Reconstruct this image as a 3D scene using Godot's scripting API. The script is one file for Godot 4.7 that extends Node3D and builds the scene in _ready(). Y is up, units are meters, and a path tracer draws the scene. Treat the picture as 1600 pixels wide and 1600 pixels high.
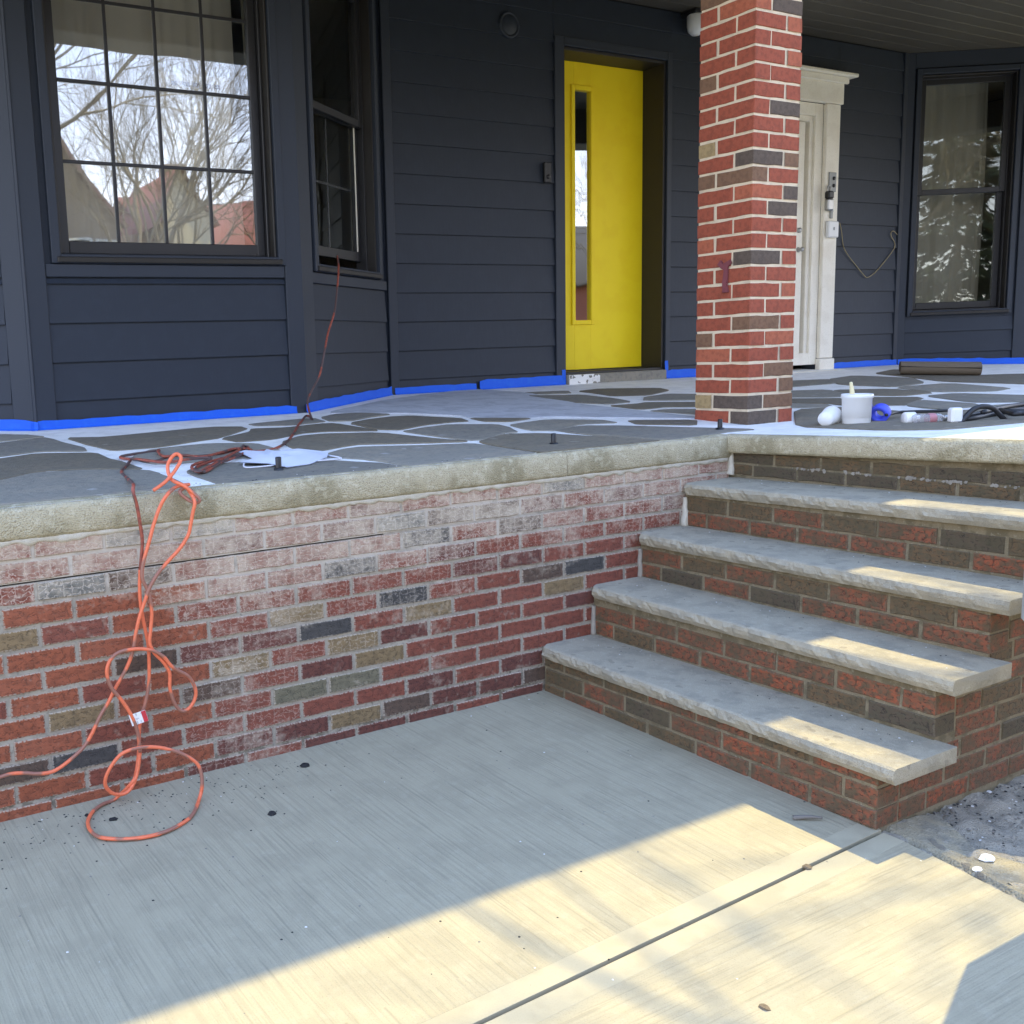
extends Node3D
# A brick porch with steps in front of a dark blue sided house.
# Metres; x runs along the porch wall to the right, y up, z towards the viewer; the wall's face is z = 0.

const BL := 0.2148      # brick length with joint
const BH := 0.0677      # brick course
const EYE := Vector3(-2.5759, 1.3349, 3.0444)
var rng := RandomNumberGenerator.new()
var mats := {}
var meshes := {}
var used := {}


# ------------------------------------------------------------------ names and bookkeeping
func numbered(called: String) -> String:
	var n: int = used.get(called, -1) + 1
	used[called] = n
	return called if n == 0 else "%s_%03d" % [called, n]

func tag(o: Node, label: String, category: String, group := "") -> Node:
	o.set_meta("label", label)
	o.set_meta("category", category)
	if group != "":
		o.set_meta("group", group)
	return o

func thing(called: String, label: String, category: String, at := Vector3.ZERO, group := "") -> Node3D:
	var o := Node3D.new()
	o.name = numbered(called)
	o.position = at
	add_child(o)
	tag(o, label, category, group)
	return o

func part(called: String, mesh: Mesh, m: Material, parent: Node = null, xf := Transform3D.IDENTITY) -> MeshInstance3D:
	var o := MeshInstance3D.new()
	o.mesh = mesh
	o.material_override = m
	o.transform = xf
	if parent == null:
		o.name = numbered(called)
		add_child(o)
	else:
		var key: String = str(parent.get_instance_id()) + called
		var n: int = used.get(key, -1) + 1
		used[key] = n
		o.name = called if n == 0 else "%s_%03d" % [called, n]
		parent.add_child(o, true)
	return o

func struct(o: Node, label := "") -> Node:
	o.set_meta("kind", "structure")
	if label != "":
		o.set_meta("label", label)
	return o


# ------------------------------------------------------------------ mesh helpers
func st_new() -> SurfaceTool:
	var st := SurfaceTool.new()
	st.begin(Mesh.PRIMITIVE_TRIANGLES)
	return st

func tri(st: SurfaceTool, a: Vector3, b: Vector3, c: Vector3, out: Vector3, ua := Vector2.ZERO, ub := Vector2.ZERO, uc := Vector2.ZERO) -> void:
	if (b - a).cross(c - a).dot(out) > 0.0:      # front faces run clockwise
		var t := b
		b = c
		c = t
		var u := ub
		ub = uc
		uc = u
	st.set_uv(ua)
	st.add_vertex(a)
	st.set_uv(ub)
	st.add_vertex(b)
	st.set_uv(uc)
	st.add_vertex(c)

func quad(st: SurfaceTool, a: Vector3, b: Vector3, c: Vector3, d: Vector3, out: Vector3, ua := Vector2.ZERO, ub := Vector2.ZERO, uc := Vector2.ZERO, ud := Vector2.ZERO) -> void:
	tri(st, a, b, c, out, ua, ub, uc)
	tri(st, a, c, d, out, ua, uc, ud)

func done(st: SurfaceTool, smooth := false) -> ArrayMesh:
	if smooth:
		st.index()
	st.generate_normals()
	return st.commit()

# a box with chamfered edges, given by its low and high corner
func box_to(st: SurfaceTool, lo: Vector3, hi: Vector3, ch := 0.003, xf := Transform3D.IDENTITY) -> void:
	var c := (lo + hi) / 2.0
	var h := (hi - lo) / 2.0
	var k := minf(ch, minf(h.x, minf(h.y, h.z)) * 0.45)
	st.set_smooth_group(-1)
	var corner := {}
	for sx in [-1, 1]:
		for sy in [-1, 1]:
			for sz in [-1, 1]:
				var s := Vector3(sx, sy, sz)
				for a in 3:
					var p := h - Vector3(k, k, k)
					p[a] = h[a]
					corner[[sx, sy, sz, a]] = xf * (c + p * s)
	for a in 3:
		var b := (a + 1) % 3
		var d := (a + 2) % 3
		for s in [-1, 1]:
			var q := []
			for e in [[-1, -1], [1, -1], [1, 1], [-1, 1]]:
				var t := [0, 0, 0]
				t[a] = s
				t[b] = e[0]
				t[d] = e[1]
				q.append(corner[[t[0], t[1], t[2], a]])
			var n := Vector3.ZERO
			n[a] = s
			n = xf.basis * n
			var uv := []
			for v in q:
				var l: Vector3 = xf.affine_inverse() * v
				uv.append(Vector2(l.z if a == 0 else l.x, -l.y if a != 1 else l.z))
			quad(st, q[0], q[1], q[2], q[3], n, uv[0], uv[1], uv[2], uv[3])
		for s in [-1, 1]:                      # the edges that run along a
			for u in [-1, 1]:
				var q := []
				for e in [[-1, b], [1, b], [1, d], [-1, d]]:
					var t := [0, 0, 0]
					t[a] = e[0]
					t[b] = s
					t[d] = u
					q.append(corner[[t[0], t[1], t[2], e[1]]])
				var n := Vector3.ZERO
				n[b] = s
				n[d] = u
				quad(st, q[0], q[1], q[2], q[3], xf.basis * n)
	for sx in [-1, 1]:
		for sy in [-1, 1]:
			for sz in [-1, 1]:
				tri(st, corner[[sx, sy, sz, 0]], corner[[sx, sy, sz, 1]], corner[[sx, sy, sz, 2]], xf.basis * Vector3(sx, sy, sz))

func box(lo: Vector3, hi: Vector3, ch := 0.003) -> ArrayMesh:
	var st := st_new()
	box_to(st, lo, hi, ch)
	return done(st)

# a round body from [radius, height] pairs
func lathe(prof: Array, sides := 28, scale := Vector3.ONE) -> ArrayMesh:
	var st := st_new()
	for i in prof.size() - 1:
		for j in sides:
			var a := TAU * j / sides
			var b := TAU * (j + 1) / sides
			var p0: Array = prof[i]
			var p1: Array = prof[i + 1]
			var q0 := Vector3(cos(a) * p0[0], p0[1], sin(a) * p0[0]) * scale
			var q1 := Vector3(cos(b) * p0[0], p0[1], sin(b) * p0[0]) * scale
			var q2 := Vector3(cos(b) * p1[0], p1[1], sin(b) * p1[0]) * scale
			var q3 := Vector3(cos(a) * p1[0], p1[1], sin(a) * p1[0]) * scale
			var dr: float = p1[0] - p0[0]
			var dh: float = p1[1] - p0[1]
			var m := (a + b) / 2.0
			var n := Vector3(cos(m) * dh, -dr, sin(m) * dh)
			var s := TAU * 0.02
			if q0.distance_to(q1) > 1e-6:
				tri(st, q0, q1, q2, n, Vector2(a * s, p0[1]), Vector2(b * s, p0[1]), Vector2(b * s, p1[1]))
			if q2.distance_to(q3) > 1e-6:
				tri(st, q0, q2, q3, n, Vector2(a * s, p0[1]), Vector2(b * s, p1[1]), Vector2(a * s, p1[1]))
	st.set_smooth_group(0)
	return done(st)

# a smooth path through points
func smooth_path(pts: Array, per := 5) -> PackedVector3Array:
	var out := PackedVector3Array()
	for i in pts.size() - 1:
		var p0: Vector3 = pts[maxi(i - 1, 0)]
		var p1: Vector3 = pts[i]
		var p2: Vector3 = pts[i + 1]
		var p3: Vector3 = pts[mini(i + 2, pts.size() - 1)]
		for k in per:
			out.append(p1.cubic_interpolate(p2, p0, p3, float(k) / per))
	out.append(pts[-1])
	return out

func points3(flat: Array) -> Array:
	var out := []
	for i in range(0, flat.size(), 3):
		out.append(Vector3(flat[i], flat[i + 1], flat[i + 2]))
	return out

# a tube along a path; radii may vary from ra to rb; v runs in metres along it
func tube_to(st: SurfaceTool, path: PackedVector3Array, ra: float, rb: float, sides := 7, caps := true) -> void:
	var n := path.size()
	var up := Vector3.UP
	var rings := []
	var run := 0.0
	var runs := []
	for i in n:
		var t := (path[mini(i + 1, n - 1)] - path[maxi(i - 1, 0)]).normalized()
		if i > 0:
			run += path[i].distance_to(path[i - 1])
		runs.append(run)
		if absf(t.dot(up)) > 0.97 and i == 0:
			up = Vector3.RIGHT
		var s := t.cross(up)
		s = (s if s.length() > 0.01 else t.cross(Vector3(0.31, 0.2, 0.9))).normalized()
		up = s.cross(t).normalized()
		var r := lerpf(ra, rb, float(i) / maxf(1, n - 1))
		var ring := []
		for k in sides + 1:
			var a := TAU * k / sides
			ring.append(path[i] + (s * cos(a) + up * sin(a)) * r)
		rings.append(ring)
	for i in n - 1:
		for k in sides:
			var o: Vector3 = (rings[i][k] + rings[i][k + 1]) / 2.0 - path[i]
			var u0 := float(k) / sides
			var u1 := float(k + 1) / sides
			quad(st, rings[i][k], rings[i][k + 1], rings[i + 1][k + 1], rings[i + 1][k], o, Vector2(u0, runs[i]), Vector2(u1, runs[i]), Vector2(u1, runs[i + 1]), Vector2(u0, runs[i + 1]))
	if caps:
		for k in sides:
			tri(st, path[0], rings[0][k], rings[0][k + 1], path[0] - path[1])
			tri(st, path[n - 1], rings[n - 1][k], rings[n - 1][k + 1], path[n - 1] - path[n - 2])

func tube(path: PackedVector3Array, ra: float, rb: float, sides := 7) -> ArrayMesh:
	var st := st_new()
	st.set_smooth_group(0)
	tube_to(st, path, ra, rb, sides)
	return done(st)


# ------------------------------------------------------------------ textures
func noise_bytes(w: int, h: int, freq: float, seed_at: int, octaves := 4, squash := 1) -> PackedByteArray:
	var f := FastNoiseLite.new()
	f.seed = seed_at
	f.noise_type = FastNoiseLite.TYPE_SIMPLEX_SMOOTH
	f.frequency = freq
	f.fractal_octaves = octaves
	var im: Image = f.get_seamless_image(w, maxi(8, h / squash))
	if squash > 1:
		im.resize(w, h, Image.INTERPOLATE_CUBIC)
	im.convert(Image.FORMAT_L8)
	return im.get_data()

func cell_bytes(w: int, h: int, freq: float, seed_at: int) -> PackedByteArray:
	var f := FastNoiseLite.new()
	f.seed = seed_at
	f.noise_type = FastNoiseLite.TYPE_CELLULAR
	f.cellular_return_type = FastNoiseLite.RETURN_CELL_VALUE
	f.frequency = freq
	f.fractal_type = FastNoiseLite.FRACTAL_NONE
	var im: Image = f.get_seamless_image(w, h)
	im.convert(Image.FORMAT_L8)
	return im.get_data()

# layers: [bytes, colour, from, to, strength]; each one is laid over where its noise passes from -> to (0..255)
func layered(w: int, h: int, base: Color, layers: Array) -> ImageTexture:
	var n := w * h
	var r := PackedFloat32Array()
	var g := PackedFloat32Array()
	var b := PackedFloat32Array()
	r.resize(n)
	g.resize(n)
	b.resize(n)
	r.fill(base.r)
	g.fill(base.g)
	b.fill(base.b)
	for l in layers:
		var src: PackedByteArray = l[0]
		var c: Color = l[1]
		var table := PackedFloat32Array()
		table.resize(256)
		for i in 256:
			table[i] = smoothstep(l[2], l[3], i) * l[4] if l[2] < l[3] else (1.0 - smoothstep(l[3], l[2], i)) * l[4]
		for i in n:
			var t := table[src[i]]
			if t > 0.002:
				r[i] += (c.r - r[i]) * t
				g[i] += (c.g - g[i]) * t
				b[i] += (c.b - b[i]) * t
	var out := PackedByteArray()
	out.resize(n * 3)
	for i in n:
		out[i * 3] = int(clampf(r[i], 0, 1) * 255.0)
		out[i * 3 + 1] = int(clampf(g[i], 0, 1) * 255.0)
		out[i * 3 + 2] = int(clampf(b[i], 0, 1) * 255.0)
	return ImageTexture.create_from_image(Image.create_from_data(w, h, false, Image.FORMAT_RGB8, out))

func height_tex(w: int, h: int, bytes: PackedByteArray) -> ImageTexture:
	return ImageTexture.create_from_image(Image.create_from_data(w, h, false, Image.FORMAT_L8, bytes))

func mixed(a: PackedByteArray, b: PackedByteArray, share: float) -> PackedByteArray:
	var out := PackedByteArray()
	out.resize(a.size())
	for i in a.size():
		out[i] = int(a[i] * (1.0 - share) + b[i] * share)
	return out

func flat(c: Color, rough := 0.8, metal := 0.0) -> StandardMaterial3D:
	var m := StandardMaterial3D.new()
	m.albedo_color = c
	m.roughness = rough
	m.metallic = metal
	return m

func textured(t: Texture2D, rough := 0.85, scale := Vector3.ONE, tri_planar := false, bump: Texture2D = null, depth := 0.1) -> StandardMaterial3D:
	var m := flat(Color.WHITE, rough)
	m.albedo_texture = t
	m.uv1_scale = scale
	if tri_planar:
		m.uv1_triplanar = true
		m.uv1_world_triplanar = true
		m.uv1_triplanar_sharpness = 4.0
	if bump:
		m.heightmap_enabled = true
		m.heightmap_texture = bump
		m.heightmap_scale = depth
	return m

func c8(r: int, g: int, b: int) -> Color:
	return Color8(r, g, b)

# the face of a rug-textured brick: wavy wire-cut lines crossed by short upright ones, four bricks under each other
func crack_bytes(w: int, h: int, seed_at: int, density: float) -> PackedByteArray:
	var rows := 4
	var bh := h / rows
	var wob := noise_bytes(w, h, 0.03, seed_at, 3)
	var gap := noise_bytes(w, h, 0.035, seed_at + 7, 3)
	var out := PackedByteArray()
	out.resize(w * h)
	var rr := RandomNumberGenerator.new()
	rr.seed = seed_at
	for k in rows:
		var lines := []
		for i in 3:
			lines.append((i + 0.55 + rr.randf() * 0.5) / 3.4 * bh)
		var ups := []
		var x := rr.randf_range(0.06, 0.16) * w
		while x < w:
			ups.append(x)
			x += rr.randf_range(0.13, 0.24) * w
		for y in bh:
			for xx in w:
				var i := (k * bh + y) * w + xx
				var v := 0.0
				var wy: float = (wob[i] - 128.0) * 0.12
				for l in lines:
					v = maxf(v, 1.0 - absf(y + wy - l) / 4.2)
				for u in ups:
					v = maxf(v, 1.0 - absf(xx + wy * 0.5 - u) / 3.4)
				var keep := smoothstep(150.0 - density * 110.0, 190.0 - density * 110.0, gap[i])
				out[i] = int(clampf(v * 1.3, 0, 1) * keep * 255.0)
	return out

# how near a texel lies to the border of its brick face, roughened
func border_bytes(w: int, h: int, seed_at: int) -> PackedByteArray:
	var rows := 4
	var bh := h / rows
	var rough := noise_bytes(w, h, 0.08, seed_at, 4)
	var out := PackedByteArray()
	out.resize(w * h)
	for y in h:
		var yy := y % bh
		for x in w:
			var d := minf(minf(x, w - 1 - x), minf(yy, bh - 1 - yy))
			var v := 1.0 - d / 7.0 + (rough[y * w + x] - 128.0) / 128.0 * 0.9
			out[y * w + x] = int(clampf(v, 0, 1) * 255.0)
	return out

const TONES := {
	"red": [126, 68, 51], "orange": [144, 78, 51], "maroon": [102, 58, 47], "tan": [128, 106, 74], "brown": [90, 70, 56], "charcoal": [68, 64, 60], "grey": [114, 110, 100], "olive": [110, 102, 80],
	"clay": [134, 76, 50], "moss": [106, 82, 54], "soot": [84, 70, 53], "rust": [150, 78, 48],
	"smooth": [152, 76, 53], "salmon": [168, 92, 64], "umber": [122, 90, 66], "slate": [92, 78, 66], "straw": [162, 138, 96],
}

func brick_material(tone: String, white: int) -> StandardMaterial3D:
	var key := "brick %s %d" % [tone, white]
	if mats.has(key):
		return mats[key]
	var w := 256
	var h := 320
	if not mats.has("bn"):
		mats["bn"] = [noise_bytes(w, h, 0.02, 3, 4), noise_bytes(w, h, 0.16, 5, 4), crack_bytes(w, h, 21, 0.45), crack_bytes(w, h, 33, 0.8), crack_bytes(w, h, 47, 1.1), border_bytes(w, h, 61), noise_bytes(w, h, 0.05, 71, 5), noise_bytes(w, h, 0.5, 81, 2)]
		var cut := noise_bytes(w, h, 0.02, 90, 4)
		var fine: PackedByteArray = mats["bn"][1]
		for k in 3:
			var cr: PackedByteArray = mats["bn"][2 + k]
			var hb := PackedByteArray()
			hb.resize(w * h)
			for i in w * h:
				hb[i] = clampi(int(150 + (cut[i] - 128) * 0.35 + (fine[i] - 128) * 0.45 - cr[i] * 0.4), 0, 255)
			mats["bump%d" % k] = height_tex(w, h, hb)
		var fb := noise_bytes(w, h, 0.12, 95, 3, 1)
		mats["bumps"] = height_tex(w, h, mixed(fb, fine, 0.4))
	var n: Array = mats["bn"]
	var t: Array = TONES[tone]
	var base := Color8(t[0], t[1], t[2])
	var lime := c8(190, 174, 156)
	var pillar := tone in ["smooth", "salmon", "umber", "slate", "straw"]
	var steps := tone in ["clay", "moss", "soot", "rust"]
	var layers := [[n[0], base.darkened(0.22), 90, 200, 0.55], [n[1], base.lightened(0.1), 130, 215, 0.35], [n[7], base.darkened(0.3), 150, 230, 0.2]]
	if pillar:
		layers.append([n[6], base.lightened(0.14), 150, 220, 0.3])
	elif steps:
		layers.append([n[2], base.darkened(0.62), 60, 230, 0.65])
		layers.append([n[0], c8(88, 80, 58), 100, 190, 0.55])
		layers.append([n[6], c8(84, 78, 60), 118, 190, 0.4])
		layers.append([n[5], c8(108, 98, 80), 80, 220, 0.65])
	else:
		if white == 0:
			layers.append([n[2], base.darkened(0.45), 50, 230, 0.45])
		if white > 0:
			layers.append([n[3] if white < 3 else n[4], lime.lightened(0.08), 40, 220, [0.0, 0.4, 0.55, 0.65][white]])
		layers.append([n[5], c8(166, 154, 138), 70, 210, 0.85])
	var m := textured(layered(w, h, base, layers), 0.88, Vector3.ONE, false, mats["bumps"] if pillar else mats["bump%d" % (0 if steps else mini(white, 2))], 0.06 if pillar else 0.25)
	if not pillar:
		m.detail_enabled = true
		m.detail_blend_mode = BaseMaterial3D.BLEND_MODE_MIX
		m.detail_uv_layer = BaseMaterial3D.DETAIL_UV_2
		m.uv2_triplanar = true
		m.uv2_world_triplanar = true
		if steps:
			m.detail_albedo = mats["step_grime"]
			m.uv2_scale = Vector3(0.9, 0.9, 0.9)
		else:
			m.detail_albedo = mats["wall_haze"]
			m.uv2_scale = Vector3(1.0 / 4.65, 1.0 / 1.05, 1.0)
			m.uv2_offset = Vector3(3.6 / 4.65, -0.85 / 1.05, 0.0)
	mats[key] = m
	return m

# ------------------------------------------------------------------ one brick: its face is z = 0, it reaches back to -depth
func brick_mesh(length: float, height: float, depth: float, k: int) -> ArrayMesh:
	var key := "%.3f %.3f %.3f %d" % [length, height, depth, k]
	if meshes.has(key):
		return meshes[key]
	var rr := RandomNumberGenerator.new()
	rr.seed = 100 + k * 7 + int(length * 1000)
	var st := st_new()
	st.set_smooth_group(-1)
	var hx := length / 2.0
	var hy := height / 2.0
	var seg := 4
	var ring := []
	for i in seg + 1:
		ring.append(Vector2(lerpf(-hx, hx, float(i) / seg), hy))
	for i in seg + 1:
		ring.append(Vector2(lerpf(hx, -hx, float(i) / seg), -hy))
	var outer := []
	var inner := []
	var tilt := rr.randf_range(-0.0012, 0.0012)
	for p in ring:
		var q: Vector2 = p + Vector2(rr.randf_range(-1, 1), rr.randf_range(-1, 1)) * 0.0019
		outer.append(Vector3(q.x, q.y, -0.0028))
		var e := q - q.normalized() * 0.0012 - Vector2(signf(q.x) * 0.0016 if absf(q.x) > hx * 0.9 else 0.0, signf(q.y) * 0.0022)
		inner.append(Vector3(e.x, e.y, tilt * q.y / hy + rr.randf_range(-0.0006, 0.0006)))
	var full := 0.204
	var uv := func(v: Vector3) -> Vector2:
		return Vector2(clampf(0.5 + v.x / maxf(length, full * 0.999), 0.002, 0.998) if length > 0.15 else clampf(0.5 + v.x / length * (length / full), 0.002, 0.998), (clampf(0.5 - v.y / height, 0.01, 0.99) + k % 4) / 4.0)
	var m := ring.size()
	for i in m:
		var j := (i + 1) % m
		var o: Vector3 = (outer[i] + outer[j]) * Vector3(1, 1, 0)
		if absf(outer[i].x + outer[j].x) < length * 0.9:
			o.x = 0.0
		else:
			o.y = 0.0
		quad(st, outer[i], outer[j], inner[j], inner[i], o + Vector3(0, 0, 0.05), uv.call(outer[i]), uv.call(outer[j]), uv.call(inner[j]), uv.call(inner[i]))
		var bi := Vector3(outer[i].x, outer[i].y, -depth)
		var bj := Vector3(outer[j].x, outer[j].y, -depth)
		var u0 := Vector2(0.0, (0.5 - outer[i].y / height * 0.96 + k % 4) / 4.0)
		var u1 := Vector2(0.0, (0.5 - outer[j].y / height * 0.96 + k % 4) / 4.0)
		var du := Vector2(depth / full, 0)
		quad(st, outer[i], outer[j], bj, bi, o, u0, u1, u1 + du, u0 + du)
	for i in seg:
		var a: Vector3 = inner[i]
		var b: Vector3 = inner[i + 1]
		var c: Vector3 = inner[m - 2 - i]
		var d: Vector3 = inner[m - 1 - i]
		quad(st, a, b, c, d, Vector3(0, 0, 1), uv.call(a), uv.call(b), uv.call(c), uv.call(d))
	var out := done(st)
	meshes[key] = out
	return out

func put_brick(parent: Node, xf: Transform3D, length: float, height: float, depth: float, tone: String, white := 0, called := "brick") -> void:
	part(called, brick_mesh(length, height, depth, rng.randi() % 6), brick_material(tone, white), parent, xf)

func floor_y(z: float) -> float:
	return 0.94 + maxf(0.0, -z - 0.3) * 0.0545 + maxf(0.0, z) * 0.03

func ground_y(z: float) -> float:
	return -0.02 * clampf(z, 0.0, 6.0)

func _ready() -> void:
	# ---------------------------------------------------------------- camera
	var yaw := 0.506
	var pitch := 0.1497
	var roll := -0.0381
	var fwd := Vector3(sin(yaw) * cos(pitch), -sin(pitch), -cos(yaw) * cos(pitch))
	var rt := Vector3(cos(yaw), 0, sin(yaw))
	var up := rt.cross(fwd)
	var right := rt * cos(roll) + up * sin(roll)
	var over := up * cos(roll) - rt * sin(roll)
	var cam := Camera3D.new()
	cam.name = "camera"
	cam.projection = Camera3D.PROJECTION_FRUSTUM      # the photograph is the right part of a wider one: the lens axis lies left of its middle
	cam.near = 0.1
	cam.far = 900.0
	cam.size = 0.1
	cam.frustum_offset = Vector2(266.7 / 1600.0 * 0.1, 0.0)
	cam.transform = Transform3D(Basis(right, over, -fwd), EYE)
	add_child(cam)
	cam.current = true
	# ---------------------------------------------------------------- sky and sun
	var env := Environment.new()
	env.background_mode = Environment.BG_SKY
	var sky := Sky.new()
	var sm := ProceduralSkyMaterial.new()
	sm.sky_top_color = Color(0.53, 0.64, 0.83)
	sm.sky_horizon_color = Color(0.98, 0.95, 0.90)
	sm.sky_curve = 0.16
	sm.sky_energy_multiplier = 1.3
	sm.ground_bottom_color = Color(0.3, 0.28, 0.25)
	sm.ground_horizon_color = Color(0.6, 0.62, 0.64)
	sm.sun_angle_max = 1.0
	sky.sky_material = sm
	env.sky = sky
	env.tonemap_mode = Environment.TONE_MAPPER_LINEAR
	env.tonemap_exposure = 2.95
	env.sdfgi_enabled = true
	env.ssao_enabled = true
	env.ssil_enabled = true
	var we := WorldEnvironment.new()
	we.name = "world_environment"
	we.environment = env
	add_child(we)
	var sun := DirectionalLight3D.new()
	sun.name = "sun"
	sun.light_energy = 0.9
	sun.light_color = Color(1.0, 0.92, 0.66)
	sun.light_angular_distance = 0.5
	sun.shadow_enabled = true
	sun.look_at_from_position(Vector3.ZERO, Vector3(-0.70, -1.0, 0.255), Vector3.UP)
	add_child(sun)
	rng.seed = 11
	build_materials()
	haze_print()
	build_ground()
	build_porch()
	build_wall()
	build_steps()
	build_pillar()
	build_house()
	build_street()
	build_cords()
	build_porch_things()
	build_small_things()


# ------------------------------------------------------------------ materials
func build_materials() -> void:
	var w := 768
	var fine := noise_bytes(w, w, 0.22, 101, 3)
	var coarse := noise_bytes(w, w, 0.008, 102, 5)
	var mid := noise_bytes(w, w, 0.035, 103, 4)
	var specks := cell_bytes(w, w, 0.06, 104)
	var streak := noise_bytes(w, w, 0.09, 105, 4, 32)
	var streak2 := noise_bytes(w, w, 0.24, 106, 3, 48)
	var sand := noise_bytes(w, w, 0.45, 107, 2)
	# new broomed concrete: u runs across the strokes
	var cb := c8(160, 151, 126)
	var im := layered(w, w, cb, [[coarse, cb.darkened(0.08), 105, 195, 0.5], [mid, cb.lightened(0.1), 140, 215, 0.3], [streak, cb.darkened(0.14), 130, 205, 0.3], [streak2, cb.darkened(0.3), 155, 220, 0.3], [sand, cb.darkened(0.35), 165, 225, 0.3]])
	var hb := mixed(mixed(streak, streak2, 0.55), sand, 0.25)
	mats["broomed"] = textured(im, 0.9, Vector3(0.75, 0.75, 1), false, height_tex(w, w, hb), 0.22)
	mats["trowelled"] = textured(layered(w, w, c8(166, 157, 132), [[coarse, cb.darkened(0.1), 110, 190, 0.4], [sand, cb.darkened(0.2), 160, 225, 0.2]]), 0.85, Vector3(0.75, 0.75, 1), false, height_tex(w, w, mixed(mid, fine, 0.3)), 0.05)
	# old rough concrete
	var ob := c8(150, 140, 116)
	mats["old_concrete"] = textured(layered(w, w, ob, [[coarse, c8(120, 116, 104), 118, 190, 0.7], [mid, ob.lightened(0.2), 140, 205, 0.5], [fine, ob.darkened(0.45), 150, 215, 0.45], [specks, c8(92, 86, 78), 240, 250, 0.5]]), 0.93, Vector3(0.9, 0.9, 1), false, height_tex(w, w, mixed(mid, fine, 0.5)), 0.9)
	# the porch slab's edge: washed aggregate
	var ag := c8(176, 165, 136)
	var agh := mixed(fine, sand, 0.5)
	mats["slab_edge"] = textured(layered(w, w, ag, [[coarse, c8(138, 128, 98), 105, 180, 0.7], [mid, c8(204, 196, 170), 135, 200, 0.5], [fine, ag.darkened(0.42), 140, 205, 0.5], [sand, c8(206, 198, 178), 158, 220, 0.5]]), 0.92, Vector3(0.8, 0.8, 0.8), true, height_tex(w, w, agh), 0.9)
	# step treads
	var tb := c8(160, 151, 130)
	mats["tread"] = textured(layered(w, w, tb, [[coarse, c8(134, 128, 112), 100, 195, 0.55], [mid, c8(184, 176, 156), 140, 215, 0.3], [fine, tb.darkened(0.4), 150, 215, 0.4], [sand, tb.lightened(0.25), 165, 225, 0.4], [specks, c8(120, 112, 96), 246, 252, 0.5]]), 0.92, Vector3(1.2, 1.2, 1.2), true, height_tex(w, w, mixed(fine, mid, 0.4)), 0.4)
	# mortars
	var mb := c8(164, 155, 140)
	mats["mortar"] = textured(layered(w, w, mb, [[coarse, mb.darkened(0.2), 120, 190, 0.5], [fine, mb.darkened(0.35), 145, 215, 0.5], [sand, mb.lightened(0.25), 160, 220, 0.4]]), 0.95, Vector3(2, 2, 2), true, height_tex(w, w, agh), 0.6)
	mats["lime_parge"] = textured(layered(w, w, c8(206, 198, 180), [[coarse, c8(190, 180, 158), 110, 190, 0.6], [fine, c8(170, 160, 140), 150, 215, 0.5], [sand, c8(222, 216, 202), 160, 220, 0.5]]), 0.95, Vector3(2, 2, 2), true, height_tex(w, w, agh), 0.5)
	mats["old_mortar"] = textured(layered(w, w, c8(142, 128, 100), [[coarse, c8(108, 97, 72), 115, 180, 0.7], [fine, c8(84, 76, 58), 140, 210, 0.5], [mid, c8(170, 160, 140), 165, 215, 0.5]]), 0.95, Vector3(2, 2, 2), true, height_tex(w, w, agh), 0.7)
	var pb := c8(226, 208, 178)
	mats["pillar_mortar"] = textured(layered(w, w, pb, [[coarse, pb.darkened(0.1), 120, 190, 0.5], [fine, pb.darkened(0.25), 150, 215, 0.4]]), 0.95, Vector3(2, 2, 2), true, height_tex(w, w, agh), 0.4)
	# flagstones and the white joints between them
	var fb := c8(134, 129, 116)
	mats["flagstone"] = textured(layered(w, w, fb, [[coarse, c8(148, 139, 122), 115, 190, 0.6], [mid, c8(114, 110, 102), 135, 200, 0.6], [fine, fb.lightened(0.2), 160, 220, 0.35], [sand, c8(150, 148, 142), 185, 225, 0.5], [specks, c8(170, 168, 164), 253, 254, 0.7]]), 0.86, Vector3(0.8, 0.8, 0.8), true, height_tex(w, w, mixed(mid, fine, 0.4)), 0.6)
	mats["coated_stone"] = textured(layered(w, w, c8(184, 186, 190), [[coarse, c8(160, 162, 166), 120, 180, 0.6], [streak, c8(146, 146, 148), 150, 215, 0.4], [mid, c8(200, 202, 206), 150, 205, 0.5]]), 0.8, Vector3(0.7, 0.7, 0.7), true, height_tex(w, w, mid), 0.1)
	mats["white_joint"] = textured(layered(w, w, c8(234, 232, 226), [[coarse, c8(214, 212, 206), 110, 190, 0.6], [mid, c8(240, 238, 232), 140, 205, 0.5], [fine, c8(180, 178, 172), 160, 220, 0.4]]), 0.85, Vector3(1, 1, 1), true, height_tex(w, w, mixed(mid, fine, 0.5)), 0.3)
	# dirt
	mats["dirt"] = textured(layered(w, w, c8(160, 151, 134), [[coarse, c8(138, 130, 114), 110, 180, 0.7], [mid, c8(162, 154, 138), 135, 200, 0.6], [fine, c8(100, 93, 81), 145, 210, 0.4]]), 0.96, Vector3(1.3, 1.3, 1.3), true, height_tex(w, w, mixed(fine, mid, 0.4)), 1.0)
	mats["lawn"] = textured(layered(w, w, c8(142, 132, 92), [[coarse, c8(128, 126, 78), 110, 190, 0.7], [fine, c8(96, 92, 58), 130, 205, 0.7]]), 0.95, Vector3(0.4, 0.4, 0.4), true)
	mats["asphalt"] = textured(layered(w, w, c8(78, 78, 78), [[coarse, c8(92, 91, 88), 110, 190, 0.6], [sand, c8(52, 52, 52), 140, 205, 0.6]]), 0.92, Vector3(0.6, 0.6, 0.6), true)
	# paints
	var nb := c8(31, 39, 51)
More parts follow.
